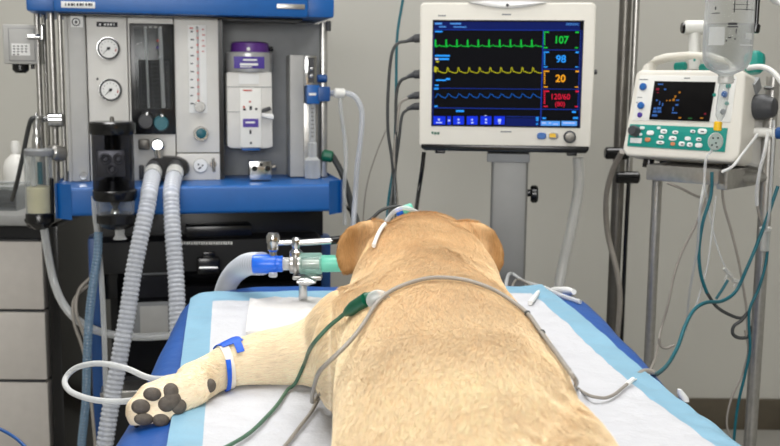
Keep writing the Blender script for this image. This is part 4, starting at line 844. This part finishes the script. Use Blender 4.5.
# ------------------------------------------------------------------ leads on the dog
def lead(name, m, r, spots, label, fly=()):
    P = []
    for q in spots: P.append(onto(q[0], q[1], r + (q[2] if len(q) > 2 else .004)))
    b = MB(); Q = resample(cr(P, 8), .006)
    for i, q in enumerate(Q):                        # keep the lead on top of the coat
        d = (q - CAM).normalized(); h = BD.ray_cast(CAM, d)
        if h[0] is not None and h[3] < (q - CAM).length + r + .002: Q[i] = h[0] - d * (r + .004)
    Q = cr([Q[0]] + [(Q[i - 1] + Q[i] * 2 + Q[i + 1]) / 4 for i in range(1, len(Q) - 1)] + [Q[-1]], 2); b.sweep(Q, [r] * len(Q), 8); return tag(b.build(name, m, angle=60), label, 'cable'), P
t = thing('electrode_lead', 'green ECG lead clipped to the dog\'s shoulder and trailing over its foreleg', 'cable')
o, P = lead('cord', M_green, .0026, [(351, 317, .006), (343, 323, .006), (333, 331, .006), (318, 348, .006), (306, 364), (296, 380), (288, 394), (278, 409), (264, 425), (249, 438), (232, 449), (214, 458)], None); o.parent = t; del o['category']
c0, c1, c2 = onto(351, 317, .008), onto(372, 305, .009), onto(381, 300, .008)
part('clip_grip', M_greendk, t, lambda b: b.lathe(c0, c1 - c0, [(.004, 0), (.0065, .008), (.0085, .02), (.0085, (c1 - c0).length)], 16)); part('clip_nose', M_greendk, t, lambda b: b.cyl(c1, c2, .0075, .005))
cp0 = onto(380, 303, .004); nn = (CAM - cp0).normalized()
part('electrode_pad', M_tube, t, lambda b: b.ell(cp0, (.014, .012, .003), Matrix((RT, UP, nn)).transposed()))
o, P = lead('temperature_lead', M_cable, .0024, [(627, 388.5), (620, 394), (614, 399), (606, 402.5), (598, 403.5, .006), (589, 403, .008), (576, 393, .006), (569, 385, .005), (560, 372, .005), (550, 357, .005), (540, 341), (532, 329), (524, 318), (508, 305), (490, 294), (468, 286), (448, 283), (428, 283.5), (408, 289), (393, 296), (384, 303), (377, 313, .005), (370, 327, .006), (362, 342, .008), (353, 358, .012), (346, 369, .016), (338, 381, .020), (330, 392, .024), (320, 405, .014), (312, 416), (300, 431), (288, 447), (276, 462)], 'long grey lead looping across the dog\'s back from side to side')
part('end_sleeve', M_label, o, lambda b: b.rod(P[0] + (P[0] - P[1]).normalized() * .001, P[0] + (P[0] - P[1]).normalized() * (.022), .0034), 'white end sleeve')
for q in ((524, 318), (538, 337)): 
    p = onto(*q, .0064); part('joint_band', M_cabledk, o, lambda b: b.ell(p, .0034))
b = MB(); P = [onto(*q, .004) for q in ((632, 384), (640, 380), (648, 377), (656, 373))]; Q = cr(P, 5); b.sweep(Q, [.0012] * len(Q), 6); tag(b.build('fine_wire', M_label, angle=60), 'fine white wire bridging the pad edge to the teal cable\'s end', 'wire')

o, P = lead('muzzle_tie', M_label, .0032, [q for q in ((395, 219), (391, 223), (387, 228), (383, 233), (380, 239), (377.5, 245), (376, 250)) if BD.ray_cast(CAM, ray(*q).normalized())[0] is not None], 'white tie strap running behind the dog\'s left ear'); o['category'] = 'strap'
# tube bundle at the table's far right corner
cab([V((.215, 1.83, .885)), onto(509, 274, .006, 1), onto(525, 282, .006, 1), onto(545, 291, .006, 1), onto(560, 298, .006, 1), onto(580, 305, .006, 1)], .0042, M_tube, 'clear tube along the far edge of the drape beside the dog\'s right ear', 'infusion_tube', 'tube')
cab([V((.215, 1.80, .885)), onto(516, 280, .004, 1), onto(535, 290, .004, 1), onto(548, 298, .004, 1)], .0028, M_cable, 'thin grey line beside the clear tube on the far edge of the drape', 'infusion_line', 'line')
b = MB(); p, q = onto(553, 291, .012), onto(573, 298, .012); b.lathe(p, q - p, [(.004, 0), (.009, .012), (.010, (q - p).length * .7), (.005, (q - p).length)], 16); tag(b.build('line_connector', M_label), 'white connector on the clear tube at the far corner of the table', 'connector')
b = MB(); P = [onto(*q, .006, 1) for q in ((545, 291), (539, 295), (534, 301), (530, 306))]; Q = cr(P, 5); b.sweep(Q, [.005] * len(Q), 8); tag(b.build('roller_tail', M_label, angle=60), 'short white tube stub lying on the pad near the far right corner', 'tube')
t = thing('cloth_clip', 'small white clip pinching the drape\'s right edge', 'clip')
p = onto(681, 395, .004); part('jaw', M_label, t, lambda b: b.loft([(p + RT * dx * .7 + UP * dy * .7, RT * w_ * .7, FWD * .006, 2.4) for dx, dy, w_ in ((-.003, .012, .004), (0, .004, .008), (.006, -.006, .010), (.010, -.014, .007))], 16))
# ------------------------------------------------------------------ infusion pole behind
t = thing('infusion_pole', 'dark steel pole standing against the back wall between the two monitors', 'pole', loc=(W(619, 160, 2.75).x, 2.75, 0))
xo = W(619, 160, 2.75)
part('outer_tube', M_steeldk, t, lambda b: b.cyl((0, 0, .06), (0, 0, 2.1), .0165)); part('inner_rod', M_steel, t, lambda b: b.cyl((.030, .004, W(622, 178, 2.75).z), (.030, .004, 2.2), .009))
for zpx, dx in ((153, -.012), (177, .02)):
    part('clamp', M_black, t, lambda b: (b.rod((dx - .03, -.01, W(622, zpx, 2.75).z), (dx + .035, -.01, W(622, zpx, 2.75).z), .017)))
part('hanging_cord', M_black, t, lambda b: b.tube([(.030, .0, W(620, 176, 2.75).z), (.029, .0, 1.0), (.028, .0, .8), (.03, 0, .1)], .006))
part('base', M_dark, t, lambda b: [b.box(-.015, .015, 0, .28, .03, .06, .006, 2, Matrix.Rotation(R(72 * k), 4, 'Z')) for k in range(5)])
for k in range(5): part('caster', M_black, t, lambda b: b.ell(Matrix.Rotation(R(72 * k), 4, 'Z') @ V((0, .26, .025)), (.016, .025, .025)))

# ------------------------------------------------------------------ equipment stand
FR = Fr((.66, 2.12, 0), -42)
st = thing('equipment_stand', 'tubular steel stand carrying the teal fronted monitor', 'stand', FR)
Q = lambda n, m, fn, l=None: part(n, m, st, fn, l)
a, c_ = FR.pt(646, 168, -.06), FR.pt(722, 177, -.06); zs = (a.z + c_.z) / 2
lx0, lx1 = a.x, c_.x
Q('shelf', M_steel, lambda b: b.box(lx0, lx1 + .01, -.06, .16, zs - .022, zs + .012, .004))
def up(px, py, Y, r, z1):
    p = FR.I @ W(px, py, Y); return p
uL = FR.I @ W(653.5, 260, 2.28); uR = FR.I @ W(759, 300, 2.10)
for p, r in ((uL, .0115), (uR, .0135)):
    Q('upright', M_steel, lambda b: b.cyl((p.x, p.y, .08), (p.x, p.y, zs - .005 if r < .012 else zs + .2), r))
Q('side_rail', M_steel, lambda b: b.box(lx1 - .012, lx1 + .012, -.06, uR.y + .02, zs - .03, zs + .012, .004) if uR.y > -.05 else None)
Q('bracket', M_steel, lambda b: b.cyl((lx1, .02, zs - .01), (uR.x, uR.y, zs - .01), .012)); Q('bracket', M_steel, lambda b: b.cyl((lx0 + .02, .02, zs - .01), (uL.x, uL.y, zs - .01), .012))
Q('cross_bar', M_steeldk, lambda b: b.cyl((uL.x, uL.y, .2), (uR.x, uR.y, .2), .012))
Q('base', M_dark, lambda b: (b.cyl((uL.x, uL.y - .2, .06), (uL.x, uL.y + .22, .06), .018), b.cyl((uR.x, uR.y - .2, .06), (uR.x, uR.y + .22, .06), .018)))
for p in (uL, uR):
    for d in (-.2, .2): Q('caster', M_black, lambda b: b.ell(V((p.x, p.y + d, .03)), (.018, .03, .03)))
# small bedside monitor
FD = Fr((.66, 2.12, zs + .014), -42, -11)
D = thing('bedside_monitor', 'small white monitor with teal keypad on the steel stand', 'monitor', FD)
Q = lambda n, m, fn, l=None: part(n, m, D, fn, l)
fp = [(FD.pt(x, y, -.07).x, FD.pt(x, y, -.07).z) for x, y in ((636, 69.5), (746, 70), (737.5, 167), (622, 151))]
zb = min(q[1] for q in fp)
zmin = (fp[2][1] + fp[3][1]) / 2; zmax = (fp[0][1] + fp[1][1]) / 2
fx0, fx1, tx0, tx1 = fp[3][0], fp[2][0], fp[0][0], fp[1][0]
Q('housing', M_beige, lambda b: b.prism([(fx0, zmin + .012), (fx0 + .01, zmin), (fx1 - .01, zmin), (fx1, zmin + .012), (tx1, zmax - .008), (tx1 - .01, zmax), (tx0 + .01, zmax), (tx0, zmax - .008)], -.07, .0, .009, 3))
Q('rear_housing', M_panel, lambda b: b.prism([(fx0 + .008, zmin + .006), (fx1 - .008, zmin + .006), (tx1 - .006, zmax - .008), (tx0 + .006, zmax - .008)], -.005, .11, .012, 3))
for x in (fx0 + .04, fx1 - .04): Q('foot', M_black, lambda b: b.cyl((x, -.02, zmin - .014 - .02 * .19), (x, -.02, zmin + .004), .012))
Q('rear_foot', M_black, lambda b: b.box(fx0 + .03, fx1 - .03, .05, .09, zmin - .03, zmin + .012, .003))
dp = lambda b, rows, ly=-.0725: [b.pbox(FD, x0, y0, x1, y1, ly, ly + .002, 0) for x0, y0, x1, y1 in rows]
Q('front_plate', M_white, lambda b: b.pprism(FD, [(640, 75), (737, 76), (730.5, 122), (632, 120.5)], -.0712, -.069, .001))
G_amber = glow('readout_amber', (190, 125, 40), .8); G_dimred = glow('readout_red', (150, 40, 60), .7); G_dimgreen = glow('readout_green', (50, 110, 60), .7)
sc2 = Q('screen', M_screen2, lambda b: b.pprism(FD, [(654.5, 81), (715.5, 82), (709, 121.5), (649, 119.5)], -.0732, -.071, .0005))
G_readout = glow('readout_blue', (70, 120, 200), .7)
Z_ = lambda n, m, rows: part(n, m, sc2, lambda b: dp(b, rows, -.0742))
Z_('trend_pattern', G_amber, [(678.6, 91.4, 680.2, 93.2), (674.4, 95.4, 676, 97.6), (669, 99.7, 670.6, 101.1), (666, 100, 667.2, 101), (700, 117.4, 703, 118.6)]); Z_('trend_pattern', G_amber, [(672.5, 98.5, 674.5, 101), (678.5, 117, 681, 118.5)]); Z_('trend_pattern', G_dimred, [(656, 88, 659, 90.2), (657, 92, 658.5, 93), (704, 113, 706, 114.5)]); Z_('trend_pattern', G_dimgreen, [(688, 117.6, 692, 119)])
Z_('readout_lettering', G_readout, [(658, 83.5, 663, 84.8), (664, 88.5, 666, 90), (656, 99.4, 657.4, 101), (659, 101, 660, 105), (662, 103, 663, 106), (653.5, 107.4, 656, 109.4), (657, 107, 661, 109.4), (653, 110.4, 656.5, 112.6), (657.5, 110.4, 661, 112.6), (652, 114.2, 657, 116.4), (676, 99.5, 679, 100.7), (675.4, 104, 678, 105.6), (672.5, 107, 673.4, 111), (671.5, 112.2, 677, 113.4)])
for x, y, r in ((643.5, 86.8, 3.6), (641.3, 105.6, 3.5)): Q('blue_button', M_navybtn, lambda b: b.dial(FD, x, y, -.071, r, .006, .25))
Q('button', M_violet, lambda b: b.dial(FD, 640, 115, -.071, 2.6, .004, .25))
for x, y, r in ((725, 94.5, 3.2),): Q('blue_button', M_navybtn, lambda b: b.dial(FD, x, y, -.071, r, .006, .25))
for x, y, r in ((728.5, 86, 2.6), (727, 103.5, 2.0), (714.5, 95, 1.8)): Q('green_button', M_teal, lambda b: b.dial(FD, x, y, -.071, r, .003, .2))
Q('button', M_recess, lambda b: b.dial(FD, 723.5, 112, -.071, 2.8, .005, .25))
Q('small_lettering', M_recess, lambda b: (dp(b, [(639, 79, 648, 80), (684, 77.5, 690, 78.6), (728, 79, 735, 80), (637, 97, 642, 97.8), (636, 102, 638, 102.8)], -.0718)))
kp = Q('keypad', M_teal, lambda b: b.pprism(FD, [(630, 124), (727.5, 128), (724.5, 152), (627, 146)], -.0722, -.07, .0006))
KEYS = [(650.5, 133, 3.2, 2.4, 0), (664, 131.5, 3, 2.4, 1), (675.5, 132.5, 2.6, 1.8, 1), (661.5, 137, 2.2, 1.8, 1), (673, 138.5, 3.4, 2.4, 1), (688, 138.7, 2.7, 2, 0), (693, 131.5, 2.2, 1.6, 1), (702.5, 131.5, 4, 2.8, 1), (699, 139.5, 2.4, 1.8, 1), (682, 144, 2.8, 2.4, 1), (690, 144.8, 2.6, 2.3, 1), (699, 145.4, 3.2, 2.4, 0), (660.5, 142.6, 3.6, 1.8, 1), (673, 144, 2.1, 1.8, 0), (648, 139.8, 2.6, 2.2, 0), (641, 134.5, 1.2, 1.4, 0), (642.5, 128, 2.2, 1.6, 0), (659, 128, 1.6, 1.4, 0)]
for x, y, rx, ry, ic in KEYS:
    def _k(b):
        p = FD.pt(x, y, -.0722); k = FD.sc(x, y, -.07); m = 1.15
        b.loft([(p, V((rx * k * m, 0, 0)), V((0, 0, ry * k)), 3), (p - V((0, .002, 0)), V((rx * k * m, 0, 0)), V((0, 0, ry * k)), 3), (p - V((0, .003, 0)), V((rx * k, 0, 0)), V((0, 0, ry * k * .8)), 3)], 18)
        if ic: b.mi = 1; b.pbox(FD, x - rx * .45, y - .5, x + rx * .4, y + .5, -.0757, -.0752)
    part('key', [M_label if (x, y) not in ((673, 144), (648, 139.8)) else mat('orange_key', (206, 130, 90), .5), M_ink], kp, _k)
ko = Q('rotary_knob', M_dark, lambda b: b.dial(FD, 636, 131.5, -.0722, 5.3, .02, .2, 28)); Q('knob_label', M_label, lambda b: b.pbox(FD, 630, 137.8, 641.5, 143, -.0735, -.0722, .001))
# top handle, side fittings
def hp(px, py, ly): return FD.pt(px, py, ly)
Q('handle', M_beige, lambda b: b.loft([(hp(x, y, .03), V((0, .018, 0)), n_ * h, 2.6) for x, y, n_, h in ((648, 74, V((1, 0, 0)), .014), (650, 66, V((.9, 0, .4)), .013), (656, 61, V((.5, 0, .85)), .010), (668, 57.5, V((.1, 0, 1)), .008), (690, 55.5, V((0, 0, 1)), .007), (712, 57, V((-.1, 0, 1)), .008), (728, 62, V((-.5, 0, .85)), .010), (735, 68, V((-.9, 0, .4)), .013), (737, 76, V((-1, 0, 0)), .014))], 16))
Q('handle_mark', M_teal, lambda b: b.ell(hp(694.5, 60, .012), (.003, .002, .003)))
Q('teal_plug', M_teal, lambda b: (b.rod(hp(669, 58, .07), hp(679, 57, .07), .006), b.rod(hp(675, 67, .06), hp(686, 66, .06), .010)))
Q('teal_plug', M_teal, lambda b: b.rod(hp(700, 68, .06), hp(712, 67.5, .06), .009))
tk = Q('teal_connector', M_teal, lambda b: b.lathe(hp(754.5, 73.5, .03), hp(754.5, 52, .03) - hp(754.5, 73.5, .03), [(.012, 0), (.020, .008), (.022, .03), (.020, .04), (.012, .046)], 10))
def sp(px, py):                                      # point on the monitor's right side face
    d = FD.I.to_3x3() @ ray(px, py); o = FD.I @ CAM; xs = (fx1 + tx1) / 2 - .002; return o + d * ((xs - o.x) / d.x)
Q('side_socket', M_dark, lambda b: (b.lathe(sp(756, 107), (1, 0, 0), [(.026, -.008), (.026, .018), (.023, .024), (.019, .038), (.016, .04)], 28)))
Q('side_plate', M_recess, lambda b: b.lathe(sp(757, 86), (1, 0, 0), [(.018, -.008), (.018, .003)], 4)); Q('side_screw', M_chrome, lambda b: b.rod(sp(764, 88), sp(764, 88) + V((.02, 0, 0)), .004))
Q('side_connector', M_white, lambda b: b.rod(sp(754, 132), sp(754, 132) + V((.05, 0, .0)), .010)); Q('connector_collar', M_bluedk, lambda b: b.rod(sp(754, 132) + V((.045, 0, 0)), sp(754, 132) + V((.07, 0, 0)), .012))
# barcode scanner shaped handset behind, white
t = thing('white_handset', 'white T shaped handset standing behind the small monitor', 'handset')
t.location = W(694, 62, 2.36)
hl = lambda px, py: W(px, py, 2.36) - t.location
part('grip', M_white, t, lambda b: b.rod(hl(694.5, 70) - V((0, 0, .0)), hl(694, 32), .0125)); part('head', M_white, t, lambda b: b.rod(hl(684, 27.5), hl(706, 27.5), .0165)); part('lens', M_black, t, lambda b: b.rod(hl(681.5, 28), hl(684.5, 28), .0125))
part('support_stem', M_steel, t, lambda b: b.cyl(hl(694.5, 70), (FR.M @ V(((FR.I @ t.location).x, .17, zs))) - t.location, .007))

# ------------------------------------------------------------------ infusion bottle and its drip line
YI = 1.86
bo = thing('infusion_bottle', 'clear upside down infusion bottle hanging in front of the small monitor', 'bottle', loc=W(726.3, 69, YI))
FI = Fr(bo.location, 0); k = FI.sc(728, 30) * .975
def bl(py): return FI.pt(728, py, 0).z
Q = lambda n, m, fn, l=None: part(n, m, bo, fn, l)
Q('shell', M_bottle, lambda b: b.lathe((0, 0, 0), (0, 0, 1), [(7 * k, bl(78)), (8 * k, bl(74)), (15 * k, bl(71.3)), (20.5 * k, bl(67.3)), (23.8 * k, bl(61)), (24.8 * k, bl(52)), (25 * k, bl(35)), (24.6 * k, bl(0)), (24.6 * k, bl(-28)), (21 * k, bl(-36))], 40))
Q('fluid', M_bottle, lambda b: b.lathe((0, 0, 0), (0, 0, 1), [(6 * k, bl(76)), (14 * k, bl(70.8)), (19.4 * k, bl(66.7)), (22.7 * k, bl(60.5)), (23.7 * k, bl(52)), (23.8 * k, bl(35)), (23.6 * k, bl(24))], 40))
def curved(rows, rad):                               # print wrapped round the bottle
    def f(b):
        for x0, y0, x1, y1 in rows:
            n = max(2, int((x1 - x0) / 2)); g = []
            for i in range(n + 1):
                a = math.asin(max(-.98, min(.98, (x0 + (x1 - x0) * i / n - 728) / rad * 1.0)))
                g.append((b.bm.verts.new((rad * k * math.sin(a), -rad * k * math.cos(a), bl(y0))), b.bm.verts.new((rad * k * math.sin(a), -rad * k * math.cos(a), bl(y1)))))
            for p, q in zip(g, g[1:]): b.bm.faces.new((p[0], q[0], q[1], p[1]))
    return f
Q('printed_marks', M_ink, curved([(723, 10.6, 748, 11.3), (706, 14, 712, 14.8), (723, 6, 740, 6.5), (708, 8, 709, 11), (724, 2, 725, 14), (737, 2, 738, 12), (719.5, 24, 728, 26.3), (719, 27.4, 729, 28.6), (727, 30, 728, 34.6), (726, 39, 727.6, 40.6), (720, 38, 723, 39.2), (718, 41, 719.4, 42.4)], 25.1))
Q('etched_label', M_tube, curved([(705, 28, 717, 46)], 25.2)); Q('etched_mark', M_tube, curved([(738, 34, 746, 40)], 25.2)); Q('etched_mark', M_tube, curved([(732, 45, 748, 46.4)], 25.2))
Q('stopper', M_fog, lambda b: b.lathe((0, 0, 0), (0, 0, 1), [(6 * k, bl(84)), (8 * k, bl(83)), (8 * k, bl(77)), (7.2 * k, bl(76))], 24))
Q('hanger_loop', M_tube, lambda b: b.tube([(-20 * k, 0, bl(-34)), (-16 * k, 0, bl(-60)), (0, 0, bl(-72)), (16 * k, 0, bl(-60)), (20 * k, 0, bl(-34))], .003))
dr = thing('drip_line', 'drip chamber with yellow cap and clear tube under the infusion bottle', 'drip line', loc=W(721, 100, YI))
FL = Fr(dr.location, 0); Q = lambda n, m, fn, l=None: part(n, m, dr, fn, l)
Q('chamber', M_glass, lambda b: b.sweep([FL.pt(724.5, 84), FL.pt(723.5, 92), FL.pt(721.5, 108), FL.pt(720, 116), FL.pt(719.5, 121)], [.009, .010, .010, .008, .004], 16))
Q('yellow_cap', M_yellow, lambda b: b.rod(FL.pt(718.3, 121.5), FL.pt(717.3, 131), .0075, .002))
Q('flow_wheel', M_fog, lambda b: b.loft([(FL.pt(715.5, 141.5, y), V((.0145 * s, 0, 0)), V((0, 0, .017 * s)), 2) for y, s in ((-.006, .9), (-.003, 1), (.003, 1), (.006, .9))], 24)); Q('wheel_marks', M_ink, lambda b: [b.ell(FL.pt(x, y, -.0065), (.0018, .001, .0018)) for x, y in ((713, 138), (718, 138), (716, 143), (712, 145), (717, 147))])
Q('tube', M_tube, lambda b: b.tube([FL.pt(712, 150), FL.pt(706, 160), FL.pt(704, 185), FL.pt(700, 210), FL.pt(697, 250, .1), FL.pt(690, 290, .2), FL.pt(686, 330, .3)], .0026, 8))
h_ = thing('ceiling_hook', 'black rod hanging from the ceiling and holding the infusion bottle', 'hook', loc=V((W(757, 10, YI).x, YI, 2.85)))
zh = lambda py: W(757, py, YI).z - 2.85
part('rod', M_black, h_, lambda b: b.cyl((0, 0, 0), (0, 0, zh(26)), .0045)); part('end_knob', M_black, h_, lambda b: b.rod((0, 0, zh(24)), (-.002, 0, zh(33)), .0085)); xb = bo.location.x - h_.location.x
part('arm', M_black, h_, lambda b: b.tube([(0, 0, zh(-60)), (xb * .5, 0, zh(-66)), (xb, 0, bl(-68) + bo.location.z - 2.85 - .003), (xb - .02, 0, bl(-70) + bo.location.z - 2.85 + .005)], .004)); part('ceiling_plate', M_black, h_, lambda b: b.cyl((0, 0, -.012), (0, 0, 0), .03))

# ------------------------------------------------------------------ lines hanging at the right
def line(pts, r, m, label, name='infusion_line', cat='line'): return whose(name, m, pts, r * .85, label, cat, False, 'grey lines hanging at the equipment stand' if name == 'infusion_line' else None, 8)
line([(622, 152, 2.45), (612, 172, 2.5), (606, 200, 2.55), (608, 235, 2.6), (617, 272, 2.6), (620, 300, 2.6), (617, 340, 2.6), (614, 380, 2.6)], .0085, M_cable, 'thick grey tube bowing left of the dark pole', 'pressure_tube', 'tube')
line([(712, 172, 2.0), (711, 195, 2.0), (703, 222, 2.0), (699, 250, 2.0), (701, 275, 2.0), (707, 293, 2.0)], .0042, M_tealdk, 'dark teal cable curving left from under the small monitor', 'sensor_cable', 'cable')
line([(707, 293, 2.0), (716, 306, 2.0), (728, 314, 2.0), (741, 318, 2.0), (748, 312, 2.0)], .004, M_cabledk, 'charcoal end of the curved cable reaching the right upright', 'sensor_cable', 'cable')
line([(778, 186, 1.95), (768, 215, 1.95), (758, 242, 1.95), (747, 268, 1.95), (736, 291, 1.95), (722, 301, 1.92), (706, 302.5, 1.88), (694, 310, 1.85), (685, 326, 1.8), (678, 346, 1.74), (668, 364, 1.66), V(onto(657, 374, .008)), V(onto(651, 377, .008))], .0042, M_tealdk, 'teal cable sweeping from the right upright down to the table\'s edge', 'sensor_cable', 'cable')
line([V(onto(652, 377, .008)), V(onto(645, 376, .008)), V(onto(638, 379, .007))], .005, M_cable, 'short grey plug at the table end of the teal cable', 'cable_plug', 'plug')
line([(769, 232, 1.97), (766, 262, 1.97), (759, 288, 1.97), (750, 308, 1.97), (749, 325, 1.97), (750, 350, 1.97), (745, 375, 1.97), (738, 405, 1.97), (734, 440, 1.97), (733, 480, 1.97)], .0036, M_tealdk, 'teal cable hanging in front of the right upright to below the frame', 'sensor_cable', 'cable')
line([(745, 330, 1.98), (748, 350, 1.98), (742, 375, 1.98), (731, 400, 1.98), (727, 425, 1.98), (735, 450, 1.98), (740, 490, 1.98)], .0028, M_cable, 'thin grey line crossing the lowest teal cable')
line([(710, 185, 2.08), (706, 200, 2.08), (695, 226, 2.08), (682, 252, 2.08), (674, 276, 2.08), (668, 305, 2.08), (661, 330, 2.08), (656, 356, 2.0), (650, 372, 1.8)], .0034, M_cable, 'grey line slanting down left to the table\'s edge')
line([(659, 338, 2.02), (661, 346, 2.02), (667, 348, 2.02), (674, 345, 2.02)], .0036, M_cable, 'short hooked grey line end near the left upright')
line([(722, 182, 2.06), (724, 205, 2.06), (731, 230, 2.06), (738, 258, 2.06), (742, 280, 2.06), (746, 305, 2.06), (748, 335, 2.06)], .0034, M_cable, 'grey line falling right from beneath the shelf corner')
line([(704, 180, 2.04), (708, 205, 2.04), (714, 235, 2.04), (722, 260, 2.04), (729, 274, 2.04)], .0022, M_tube, 'fine clear line from the shelf to the white Y connectors', 'infusion_tube', 'tube')
line([(716, 196, 2.02), (711, 240, 2.02), (707, 268, 2.02), (698, 300, 2.02), (694, 312, 2.02)], .0024, M_tube, 'fine clear line hanging straight behind the dark teal cable', 'infusion_tube', 'tube')
line([(728, 280, 2.0), (722, 290, 2.0), (716, 299, 2.0)], .0036, M_tealdk, 'short teal pigtail below the white Y connectors', 'cable_tail', 'cable')
line([(758, 175, 2.0), (757, 200, 2.0), (760, 218, 2.0), (765, 230, 2.0)], .0036, M_cable, 'grey line along the top of the right upright')
line([(667, 183, 2.1), (680, 188, 2.1), (694, 195, 2.1), (702, 198, 2.1)], .003, M_cable, 'grey line strung across below the shelf')
line([(748, 312, 1.98), (742, 320, 1.98), (734, 326, 1.98), (733, 334, 1.98), (740, 338, 1.98), (749, 336, 1.98), (750, 326, 1.98)], .0042, M_cabledk, 'charcoal cable end curled into a small loop by the right upright', 'looped_cable', 'cable')
for (x0, y0, x1, y1), lb in (((724, 268, 732, 277), 'white Y connector, the upper of two on the hanging lines'), ((732, 280, 742, 283), 'white connector lying level beside the Y connector')):
    b = MB(); b.rod(W(x0, y0, 2.03), W(x1, y1, 2.03), .0045); b.cyl(W((x0 + x1) / 2, (y0 + y1) / 2, 2.03), W((x0 + x1) / 2 - 3, y1 + 4, 2.03), .003); tag(b.build('line_connector', M_fog), lb, 'connector')
line([(739, 283, 2.03), (743, 276, 2.03), (748, 266, 2.03), (752, 258, 2.03)], .0022, M_tube, 'fine clear line rising from the level connector to the upright', 'infusion_tube', 'tube')
b = MB(); b.rod(W(765.5, 229, 1.97), W(765, 251, 1.97), .009); b.rod(W(765.5, 227, 1.97), W(765.5, 231, 1.97), .012); tag(b.build('flow_chamber', M_fog), 'white clear flow chamber hung on the right upright', 'chamber')
line([(758, 134, 1.96), (744, 152, 1.97), (733, 166, 1.97), (722, 172, 1.98)], .0034, M_label, 'white line slanting from the side connector under the small monitor')
line([(768, 132, 1.9), (765, 150, 1.9), (760, 170, 1.92), (757, 190, 1.95), (757, 205, 1.97)], .0042, M_label, 'white line dropping from the side connector to the upright')
line([(774, 120, 1.85), (773, 150, 1.85), (771, 185, 1.87), (769, 215, 1.9), (766, 229, 1.96)], .003, M_tube, 'clear tube at the right edge running into the flow chamber', 'infusion_tube', 'tube')
line([(747, 68, 2.02), (762, 67, 2.0), (774, 73, 1.98), (784, 86, 1.96)], .0065, M_white, 'white hose leaving the small monitor\'s back top corner', 'white_hose', 'hose')
line([V((W(757, -8, YI).x, YI, W(757, -12, YI).z)), (766, -8, 1.87), (770, -3, 1.88), (776, 2, 1.9), (784, 6, 1.9), (800, 30, 1.9), (805, 120, 1.92), (800, 230, 1.95), (800, 420, 1.95), (800, 700, 2.0)], .006, M_label, 'white tube leaving the black hanging rod across the upper right corner', 'white_tube', 'tube')
# lines at the machine's right
fx = FM.M @ FM.pt(330, 94, 0)
line([fx, (336, 92, 2.66), (346, 93, 2.66), (355, 97, 2.66), (361, 108, 2.66), (362, 122, 2.66), (360, 145, 2.66), (357, 170, 2.66), (355, 200, 2.66), (352, 240, 2.6)], .0085, M_hose, 'white hose arching from the machine\'s blue outlet block', 'white_hose', 'hose')
line([(340, 95, 2.66), (341, 110, 2.66), (345, 140, 2.68), (346, 165, 2.68), (344, 190, 2.68), (345, 225, 2.66)], .0065, M_tube, 'clear tube hanging under the white hose at the machine\'s outlet', 'clear_tube', 'tube')
b = MB(); b.rod(W(334, 93, 2.655), W(345, 93.5, 2.66), .013); tag(b.build('hose_barb', M_white), 'white barb connector pushed into the blue outlet block', 'connector')
t = thing('gas_hose', 'dark green hose and plug trailing behind the machine\'s blue worktop corner', 'hose')
pts = [W(*q) for q in ((322, 154, 2.70), (330, 154, 2.70), (336, 162, 2.70), (343, 176, 2.70), (348, 192, 2.7), (352, 208, 2.7), (357, 222, 2.68), (360, 245, 2.6))]
b = MB(); b.tube(pts, .0085, 10); b.build('hose', M_cabledk, t, 60); part('plug', M_greendk, t, lambda b: b.rod(W(322, 155, 2.69), W(333, 157, 2.69), .016))
line([(342, 195, 2.74), (346, 206, 2.74), (351, 214, 2.74), (353, 230, 2.72)], .004, M_black, 'thin black cord beside the dark green hose', 'loose_cord', 'cord')
line([(386, 130, 2.8), (376, 155, 2.8), (367, 185, 2.8), (363, 225, 2.8), (362, 300, 2.82), V((-.08, 3.2, .012))], .0022, M_cable, 'fine grey line slanting across the wall left of the monitor cables', 'thin_line')
